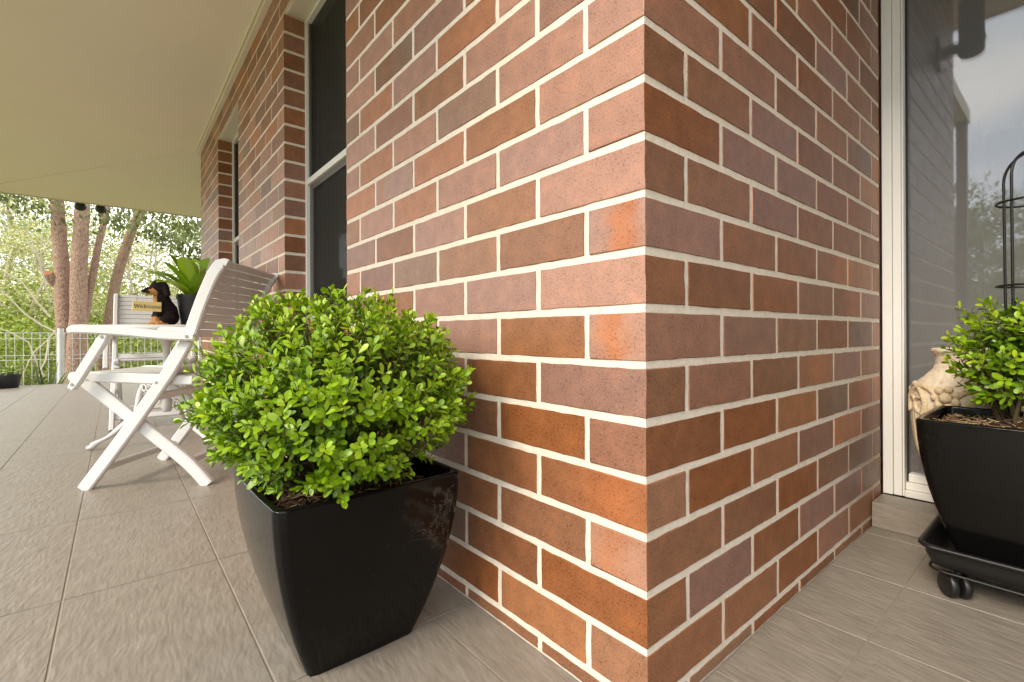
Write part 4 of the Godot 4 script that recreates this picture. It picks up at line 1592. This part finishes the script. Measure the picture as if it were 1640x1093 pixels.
func build_bromeliad(at: Vector3) -> void:
	var pot := thing("nursery_pot", "tapered black plastic nursery pot on the round white table", "pot", at)
	make_round_pot(pot, 0.056, 0.078, 0.178)
	var t := thing("bromeliad", "bromeliad with broad glossy green strap leaves in the black table pot", "plant", at + Vector3(0, 0.158, 0))
	var g1 := plain(rgb(136, 164, 30), 0.32)
	g1.backlight_enabled = true; g1.backlight = Color(0.4, 0.5, 0.1)
	var g2 := plain(rgb(108, 140, 24), 0.32)
	g2.backlight_enabled = true; g2.backlight = Color(0.3, 0.4, 0.1)
	# [turn from +x towards -z in degrees, start angle, length, width, droop]
	var list := [[185, 62, 0.235, 0.050, 100], [172, 48, 0.225, 0.046, 38], [196, 66, 0.215, 0.050, 34], [215, 42, 0.20, 0.042, 70], [240, 70, 0.225, 0.056, 22], [150, 74, 0.26, 0.050, 26], [120, 80, 0.23, 0.050, 16],
		[80, 72, 0.245, 0.052, 24], [40, 74, 0.25, 0.054, 22], [5, 66, 0.24, 0.052, 30], [330, 58, 0.21, 0.050, 60], [290, 62, 0.17, 0.050, 46], [262, 84, 0.19, 0.046, 12], [60, 86, 0.20, 0.044, 10]]
	for i in list.size():
		var e: Array = list[i]
		var a := deg_to_rad(e[0])
		var mb := strap_leaf(Vector3(cos(a), 0, -sin(a)) * 0.012, Vector3(cos(a), 0, -sin(a)), deg_to_rad(e[1]), e[2] * 1.12, e[3] * 1.3, deg_to_rad(e[4]), 0.92)
		put("leaf", mb.mesh(), g1 if i % 3 != 2 else g2, t)

func make_round_pot(pot: Node3D, r0: float, r1: float, h: float) -> void:
	var mb := MB.new()
	mb.lathe([Vector2(0, 0), Vector2(r0, 0), Vector2(lerpf(r0, r1, 0.86), h * 0.86), Vector2(lerpf(r0, r1, 0.86) + 0.004, h * 0.865), Vector2(r1 + 0.002, h * 0.99), Vector2(r1, h), Vector2(r1 - 0.004, h), Vector2(r1 - 0.008, h * 0.86), Vector2(r1 - 0.01, h * 0.8)], 32)
	put("pot_body", mb.mesh(), M.nursery_black, pot)
	var s := MB.new()
	s.disc(Vector3(0, h * 0.87, 0), Vector3.UP, r1 - 0.006, 20)
	put("potting_soil", s.mesh(), M.soil, pot)

# ---------------------------------------------------------------- lamps
func build_lantern() -> void:
	var t := thing("wall_lantern", "black tubular wall lantern on a bracket, high on the brick return wall", "wall light", Vector3(0.44, 1.83, 0.0))
	boxpart("back_plate", Vector3(-0.035, -0.07, 0.001), Vector3(0.035, 0.07, 0.016), M.black_metal, t)
	boxpart("arm", Vector3(-0.014, -0.022, 0.0165), Vector3(0.014, 0.022, 0.075), M.black_metal, t)
	var mb := MB.new()
	mb.lathe([Vector2(0.0, 0.0), Vector2(0.034, 0.0), Vector2(0.042, 0.012), Vector2(0.042, 0.05), Vector2(0.046, 0.055), Vector2(0.046, 0.07), Vector2(0.042, 0.075), Vector2(0.042, 0.24), Vector2(0.036, 0.25), Vector2(0.0, 0.25)], 28)
	put("lamp_body", mb.mesh(), M.black_metal, t, Transform3D(Basis(), Vector3(0, -0.05, 0.114)))
	# twin flood lamp under the far eave
	var f := thing("flood_lamp", "twin black flood lamp heads under the far edge of the eaves", "lamp", Vector3(-0.845, CEIL + 0.045, -7.76))
	boxpart("bracket", Vector3(-0.12, -0.03, -0.02), Vector3(0.12, 0.012, 0.02), M.black_plastic, f)
	for x in [-0.10, 0.10]:
		var hd := MB.new()
		hd.lathe([Vector2(0, 0), Vector2(0.03, 0.0), Vector2(0.05, 0.03), Vector2(0.062, 0.09), Vector2(0.062, 0.10), Vector2(0.0, 0.095)], 20)
		put("lamp_head", hd.mesh(), M.black_plastic, f, Transform3D(Basis(Vector3.RIGHT, -1.9), Vector3(x, -0.045, 0.02)))

# ---------------------------------------------------------------- things along the far edge
func build_edge_things() -> void:
	# wire pool fence with rolled top
	var fz := -8.35
	var f := thing("fence", "pale grey wire mesh fence with rolled top beyond the tiles", "fence", Vector3(0, GROUND, fz))
	var top := 0.645 - GROUND
	var posts := [-5.97, -3.57, -1.17, 1.23, 3.63]
	for x in posts:
		var mb := MB.new()
		mb.tube([Vector3(x, 0, 0), Vector3(x, top + 0.045, 0), Vector3(x, top + 0.052, 0)], [0.033, 0.033, 0.027], 14)
		put("post", mb.mesh(), M.fence, f)
	for i in posts.size() - 1:
		var a: float = posts[i] + 0.04
		var b: float = posts[i + 1] - 0.04
		var mb := MB.new()
		var n := int((b - a) / 0.075)
		for k in n + 1:
			var x := lerpf(a, b, float(k) / n)
			mb.tube([Vector3(x, 0.06, 0), Vector3(x, top - 0.085, 0), Vector3(x, top - 0.012, 0.035), Vector3(x, top - 0.012, -0.03), Vector3(x, top - 0.075, 0.0)], 0.0036, 5, false)
		for y in [0.08, 0.40, top - 0.36, top - 0.30, top - 0.085]:
			mb.tube([Vector3(a, y, 0.004), Vector3(b, y, 0.004)], 0.0036, 5, false)
		for z in [0.035, -0.03]:
			mb.tube([Vector3(a, top - 0.010, z), Vector3(b, top - 0.010, z)], 0.0036, 5, false)
		put("wire_panel", mb.mesh(), M.fence, f)
	# pots at the veranda edge
	var p1 := thing("flower_pot", "black plastic pot with a pale green plant at the veranda edge", "pot", Vector3(-1.555, 0.0005, -7.50))
	make_round_pot(p1, 0.085, 0.115, 0.155)
	leafy("seedling", "small pale green leafy plant in the black pot at the veranda edge", Vector3(-1.555, 0.13, -7.50), 0.10, 60, 31, [Color(0.25, 0.34, 0.06), Color(0.36, 0.42, 0.08)])
	var p2 := thing("flower_pot", "dark pot with drooping dark leaves beside the other pot at the veranda edge", "pot", Vector3(-1.80, 0.0005, -7.45))
	make_round_pot(p2, 0.10, 0.125, 0.17)
	leafy("potted_plant", "drooping dark leaved plant in the dark edge pot", Vector3(-1.80, 0.14, -7.45), 0.13, 60, 33, [Color(0.04, 0.07, 0.02), Color(0.07, 0.11, 0.03)])
	# strap leaved clumps beside the fence
	var g := plain(rgb(88, 104, 52), 0.5)
	g.backlight_enabled = true; g.backlight = Color(0.3, 0.35, 0.15)
	var g2 := plain(rgb(66, 84, 52), 0.5)
	for c in [[Vector3(-1.27, GROUND, -7.98), "spiky strap leaved clump in front of the fence post", 0.82], [Vector3(-0.62, GROUND, -8.02), "spiky strap leaved clump behind the round table", 0.62]]:
		var t := thing("strap_plant", c[1], "plant", c[0])
		for k in 26:
			var a := rng.randf() * TAU
			var mb := strap_leaf(Vector3(cos(a), 0, sin(a)) * 0.03, Vector3(cos(a), 0, sin(a)), deg_to_rad(rng.randf_range(62, 86)), c[2] * rng.randf_range(0.75, 1.15), 0.024, deg_to_rad(rng.randf_range(10, 60)), 0.3)
			put("leaf", mb.mesh(), g if k % 2 == 0 else g2, t)

func leafy(called: String, label: String, at: Vector3, r: float, n: int, seed: int, cols: Array) -> void:
	var t := thing(called, label, "plant", at)
	var q := RandomNumberGenerator.new()
	q.seed = seed
	var lf := leaf_mb(0.045, 0.024, 0.2, 0.3)
	var mb := MB.new()
	var st := MB.new()
	for k in n:
		var d := Vector3(q.randfn(), absf(q.randfn()) + 0.4, q.randfn()).normalized()
		var p := d * r * q.randf_range(0.4, 1.0)
		var ax := (d + Vector3(q.randf_range(-0.6, 0.6), q.randf_range(-0.7, 0.3), q.randf_range(-0.6, 0.6))).normalized()
		var fc := (Vector3.UP - ax * ax.y).normalized()
		mb.add(lf, Transform3D(Basis(ax.cross(fc), ax, fc), p), cols[0].lerp(cols[1], q.randf()))
		if k % 4 == 0: st.tube([Vector3.ZERO, p], [0.0025, 0.0012], 4, false)
	put("stems", st.mesh(), M.twig, t)
	stuff(put("foliage", mb.mesh(), M.leaf_vertex, t))

# ---------------------------------------------------------------- trees
func limb(mb: MB, a: Vector3, b: Vector3, r0: float, r1: float, wob: float, sides := 9, seg := 8) -> Array:
	var pts := []
	var rad := []
	var ph := rng.randf() * 9.0
	var nz := noise(0.8, int(ph * 100.0), 2)
	for i in seg + 1:
		var t := float(i) / seg
		var o := Vector3(nz.get_noise_2d(t * 3.0, 0.0), 0, nz.get_noise_2d(t * 3.0, 7.0)) * wob * sin(PI * minf(t * 1.2, 1.0))
		pts.append(a.lerp(b, t) + o)
		rad.append(lerpf(r0, r1, t) * (1.0 + 0.07 * nz.get_noise_2d(t * 9.0, 3.0)) * (1.0 + 0.35 * exp(-t * 10.0) if r0 > 0.1 else 1.0))
	mb.tube(pts, rad, sides, false)
	return pts

# clumps of narrow hanging leaves round each given point
func clump(mb: MB, at: Vector3, r: Vector3, n: int, len: float, cols: Array, hang: float) -> void:
	for k in n:
		var d := Vector3(rng.randfn(), rng.randfn(), rng.randfn()) * 0.5
		var p := at + d * r
		var ax := Vector3(rng.randf_range(-1, 1), rng.randf_range(-1, 1) - hang, rng.randf_range(-1, 1)).normalized()
		var sd := ax.cross(Vector3(rng.randf_range(-1, 1), rng.randf_range(-1, 1), rng.randf_range(-1, 1))).normalized()
		var l := len * rng.randf_range(0.7, 1.3)
		var w := l * rng.randf_range(0.16, 0.30)
		mb.col = cols[0].lerp(cols[1], rng.randf()) * rng.randf_range(0.8, 1.2)
		var nn := sd.cross(ax).normalized()
		if nn.y < 0.0: nn = -nn
		var a := mb.vert(p, nn)
		var b := mb.vert(p + ax * l * 0.45 + sd * w, nn)
		var c := mb.vert(p + ax * l, nn)
		var e := mb.vert(p + ax * l * 0.45 - sd * w, nn)
		mb.quad_i(a, b, c, e)

func gum_tree_parts(seed: int, h: float, spread_r: float, n_clumps: int, per: int, len: float, cols: Array, low: float, r0: float) -> Array:
	rng.seed = seed
	var wood := MB.new()
	var fol := MB.new()
	var top := Vector3(rng.randf_range(-0.6, 0.6), h * 0.92, rng.randf_range(-0.6, 0.6))
	var spine := limb(wood, Vector3.ZERO, top, r0, 0.03, 0.5, 8, 10)
	for k in n_clumps:
		var t := lerpf(low, 1.0, sqrt(rng.randf()))
		var s: Vector3 = spine[int(t * 9.99)]
		var a := rng.randf() * TAU
		var out := spread_r * (0.35 + 0.75 * rng.randf()) * (1.15 - 0.6 * absf(t - 0.6))
		var e := s + Vector3(cos(a) * out, rng.randf_range(-0.2, 0.9) * spread_r * 0.45, sin(a) * out)
		if k % 2 == 0: limb(wood, s - Vector3.UP * 0.3, e, 0.02 + 0.012 * h * 0.1, 0.008, 0.3, 5, 5)
		var cr := spread_r * rng.randf_range(0.22, 0.42)
		clump(fol, e, Vector3(cr * 1.3, cr * 0.75, cr * 1.3), per, len, cols, 0.5)
	return [wood.mesh(), fol.mesh()]

func plant_tree(called: String, label: String, cat: String, group: String, parts: Array, at: Vector3, turn: float, sc: float, bark: Material) -> void:
	var t := thing(called, label, cat, at, turn, group)
	t.scale = Vector3.ONE * sc
	put("trunk", parts[0], bark, t)
	put("crown", parts[1], M.tree_leaf, t)

func ground_at(p: Vector3) -> Vector3:
	var hill := noise(0.03, 77, 3)
	var r := Vector2(p.x, p.z + 3.0).length()
	var t := smoothstep(12.0, 60.0, r)
	return Vector3(p.x, GROUND + t * (2.0 + 2.0 * hill.get_noise_2d(p.x, p.z)) - 0.5 * smoothstep(9.0, 16.0, r) - 0.06, p.z)

func pixel_dir(px: float, py: float) -> Vector3:
	var a := (px - 820.0) / FOCAL
	var b := (py - 535.4) / FOCAL
	return Vector3(sin(YAW) + a * cos(YAW), -b, -cos(YAW) + a * sin(YAW))

func build_trees() -> void:
	rng.seed = 500
	# ---- the gum with several stems behind the fence
	var base := ground_at(CAM + pixel_dir(112, 600) * 9.0)
	var t := thing("gum_tree", "tall gum tree with four reddish brown stems behind the fence", "tree", base)
	var mb := MB.new()
	var at := func(px: float, py: float, depth: float) -> Vector3: return CAM + pixel_dir(px, py) * depth - base
	var stems := [[[112, 640, 9.0], [104, 540, 9.0], [99, 430, 9.0], [92, 320, 9.0], [86, 180, 9.1]], [[118, 640, 8.9], [124, 530, 8.9], [127, 420, 8.95], [133, 320, 9.0], [140, 160, 9.0]],
		[[132, 520, 9.05], [148, 440, 9.2], [160, 380, 9.3], [174, 322, 9.4], [190, 200, 9.6]], [[160, 640, 9.6], [172, 530, 9.5], [188, 440, 9.4], [214, 360, 9.3], [232, 310, 9.3], [262, 200, 9.2]], [[214, 362, 9.3], [228, 345, 9.25], [246, 318, 9.2]]]
	var radii := [[0.21, 0.185, 0.16, 0.14, 0.11], [0.24, 0.19, 0.165, 0.15, 0.12], [0.10, 0.085, 0.075, 0.065, 0.05], [0.17, 0.135, 0.12, 0.10, 0.085, 0.06], [0.05, 0.04, 0.03]]
	for i in stems.size():
		var pts := []
		var rad := []
		var raw := []
		for q in stems[i]: raw.append(at.call(q[0], q[1], q[2]))
		for k in raw.size() - 1:
			for s in 5:
				var f := s / 5.0
				pts.append(raw[k].cubic_interpolate(raw[k + 1], raw[maxi(k - 1, 0)], raw[mini(k + 2, raw.size() - 1)], f))
				rad.append(0.74 * lerpf(radii[i][k], radii[i][k + 1], f) * rng.randf_range(0.94, 1.06))
		pts.append(raw[-1]); rad.append(0.74 * radii[i][-1])
		mb.tube(pts, rad, 14, false)
	# lopped stub
	mb.tube([at.call(92, 455, 9.0), at.call(84, 446, 8.9), at.call(77, 436, 8.85)], [0.075, 0.075, 0.066], 10)
	put("trunk", mb.mesh(), M.bark, t)
	var scar := MB.new()
	scar.disc(at.call(76.5, 435, 8.83), pixel_dir(76, 435).normalized() * -0.6 + Vector3(-0.5, 0.3, 0.2), 0.065, 16)
	put("cut_end", scar.mesh(), plain(rgb(150, 98, 66), 0.9), t)
	var fol := MB.new()
	var dark := [Color(0.09, 0.115, 0.035), Color(0.20, 0.22, 0.085)]
	for q in [[70, 326, 8.6, 0.45], [45, 318, 8.6, 0.4], [168, 345, 8.7, 0.35], [185, 352, 8.7, 0.25], [235, 350, 8.4, 0.5], [262, 352, 8.2, 0.5], [285, 365, 8.2, 0.5], [310, 372, 8.1, 0.5], [320, 352, 8.1, 0.6], [300, 395, 8.1, 0.35], [255, 375, 8.3, 0.3], [200, 335, 8.6, 0.35], [15, 305, 8.8, 0.4], [312, 412, 8.1, 0.25], [270, 330, 8.2, 0.5]]:
		clump(fol, at.call(q[0], q[1], q[2]), Vector3(q[3], q[3] * 0.7, q[3]), int(200 * q[3]) + 25, 0.095, dark, 0.9)
	for k in 40:
		var p := Vector3(rng.randf_range(-3.5, 4.0), rng.randf_range(4.6, 8.5), rng.randf_range(-3.0, 2.5))
		clump(fol, p, Vector3(0.9, 0.6, 0.9), 90, 0.16, dark, 0.8)
	put("crown", fol.mesh(), M.tree_leaf, t)
	# ---- looser trees behind it
	var pale := [Color(0.34, 0.35, 0.14), Color(0.54, 0.51, 0.26)]  # leaf colours lifted in place of misty air
	var olive := [Color(0.17, 0.20, 0.065), Color(0.32, 0.33, 0.13)]
	var fresh := [Color(0.16, 0.22, 0.03), Color(0.30, 0.34, 0.06)]
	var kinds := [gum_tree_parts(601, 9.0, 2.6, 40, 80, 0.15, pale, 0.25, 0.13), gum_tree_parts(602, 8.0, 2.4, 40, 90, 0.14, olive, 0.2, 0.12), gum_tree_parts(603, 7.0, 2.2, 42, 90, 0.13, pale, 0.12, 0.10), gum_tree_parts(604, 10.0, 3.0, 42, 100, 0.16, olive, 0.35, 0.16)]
	kinds.append(gum_tree_parts(605, 7.0, 2.3, 60, 190, 0.16, olive, 0.12, 0.14))
	rng.seed = 510
	# [pixel x, depth, kind, scale]
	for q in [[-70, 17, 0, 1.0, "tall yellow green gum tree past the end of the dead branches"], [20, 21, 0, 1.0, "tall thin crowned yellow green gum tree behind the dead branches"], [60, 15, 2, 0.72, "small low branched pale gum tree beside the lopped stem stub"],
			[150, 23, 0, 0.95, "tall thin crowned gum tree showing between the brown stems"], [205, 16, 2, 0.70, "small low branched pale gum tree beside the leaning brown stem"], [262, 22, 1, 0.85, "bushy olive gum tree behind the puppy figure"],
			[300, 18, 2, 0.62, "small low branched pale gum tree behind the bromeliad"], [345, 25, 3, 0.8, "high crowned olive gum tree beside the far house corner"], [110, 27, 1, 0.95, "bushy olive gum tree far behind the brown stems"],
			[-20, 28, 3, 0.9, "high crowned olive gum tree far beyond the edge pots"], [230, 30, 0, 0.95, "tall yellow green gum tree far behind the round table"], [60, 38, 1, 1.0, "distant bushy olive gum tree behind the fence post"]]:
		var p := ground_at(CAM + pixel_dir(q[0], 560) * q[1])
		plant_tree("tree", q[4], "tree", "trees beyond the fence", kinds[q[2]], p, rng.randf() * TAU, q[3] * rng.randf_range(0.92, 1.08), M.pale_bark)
	# ---- bushes below them
	var bush := []
	for k in 3:
		rng.seed = 620 + k
		var wood := MB.new()
		var fl := MB.new()
		for j in 22:
			var a := rng.randf() * TAU
			var e := Vector3(cos(a) * rng.randf_range(0.2, 1.1), rng.randf_range(0.25, 1.7), sin(a) * rng.randf_range(0.2, 1.1))
			if j % 2 == 0: limb(wood, Vector3(e.x * 0.1, 0, e.z * 0.1), e, 0.025, 0.006, 0.15, 5, 5)
			clump(fl, e, Vector3(0.55, 0.42, 0.55), 85, 0.10, fresh if k != 1 else olive, 0.2)
		bush.append([wood.mesh(), fl.mesh()])
	rng.seed = 530
	var bnames := ["bright green bush on the slope beyond the fence", "olive green bush on the slope beyond the fence", "spreading yellow green bush on the slope beyond the fence"]
	for q in [[5, 13, 0, 1.3], [45, 12.5, 2, 1.0], [70, 16, 0, 1.4], [20, 17, 2, 1.8], [-40, 14, 2, 1.5], [140, 13.5, 1, 1.0], [165, 16, 0, 1.3], [205, 13, 2, 0.9], [240, 15, 0, 1.3], [285, 14, 1, 1.2], [315, 17, 2, 1.5], [100, 19, 1, 1.7], [190, 20, 2, 1.9], [260, 21, 0, 1.9], [-10, 22, 0, 2.2], [340, 15, 0, 1.3], [130, 24, 0, 2.3], [60, 24, 2, 2.2], [-90, 16, 0, 1.7]]:
		plant_tree("bush", bnames[q[2]], "bush", "bushes on the slope", bush[q[2]], ground_at(CAM + pixel_dir(q[0], 580) * q[1]), rng.randf() * TAU, q[3], M.pale_bark)
	# bare fallen branches among them
	for q in [[[-10, 455], [40, 500], [92, 530], 11.2], [[-10, 520], [45, 545], [70, 600], 11.0], [[35, 600], [55, 560], [95, 520], 10.6], [[-15, 425], [35, 448], [80, 505], 11.6], [[60, 605], [72, 575], [78, 540], 10.4], [[40, 360], [62, 410], [80, 480], 12.0]]:
		var m := MB.new()
		var pts := []
		for k in 3: pts.append(CAM + pixel_dir(q[k][0], q[k][1]) * (q[3] + 0.2 * k))
		var o: Vector3 = pts[1]
		for k in 3: pts[k] -= o
		m.tube([pts[0], pts[0].lerp(pts[1], 0.5) + Vector3(0, 0.05, 0), pts[1], pts[1].lerp(pts[2], 0.5) + Vector3(0, -0.04, 0), pts[2]], [0.007, 0.012, 0.016, 0.019, 0.022], 7)
		var d := put("dead_branch", m.mesh(), M.pale_bark, self, Transform3D(Basis(), o))
		tag(d, "bare pale dead branch arching among the bushes beyond the fence", "branch", "dead branches beyond the fence")
	# ---- far wood closing the view
	rng.seed = 540
	var far := MB.new()
	for k in 520:
		var a := rng.randf() * TAU
		var rr := rng.randf_range(48, 75)
		var p := ground_at(Vector3(cos(a) * rr, 0, sin(a) * rr - 3.0))
		clump(far, p + Vector3(0, rng.randf_range(0.5, 3.5), 0), Vector3(4.5, 2.4, 4.5), 110, 0.75, olive, 0.2)
	var fw := put("woodland", far.mesh(), M.tree_leaf)
	tag(fw, "distant woodland closing the view behind all the trees", "woodland", "", "stuff")
	# ---- trees and hedge on the open side, mirrored in the door glass
	rng.seed = 550
	for q in [[-18.0, -1.9, 4, 0.86], [-21.0, -4.6, 4, 1.0], [-23.0, -0.4, 4, 0.72], [-25.0, 2.2, 4, 0.66], [-23.0, 5.5, 4, 0.7]]:
		plant_tree("tree", "dense olive green tree on the open lawn mirrored in the door glass", "tree", "trees on the open side", kinds[q[2]], ground_at(Vector3(q[0], 0, q[1])), rng.randf() * TAU, q[3], M.pale_bark)
	for k in 7:
		plant_tree("bush", "rounded garden bush along the open side of the lawn", "bush", "bushes on the open side", bush[1], ground_at(Vector3(-15.0 - 0.6 * (k % 3), 0, -5.0 + 1.7 * k)), rng.randf() * TAU, 1.0 + 0.15 * (k % 3), M.pale_bark)
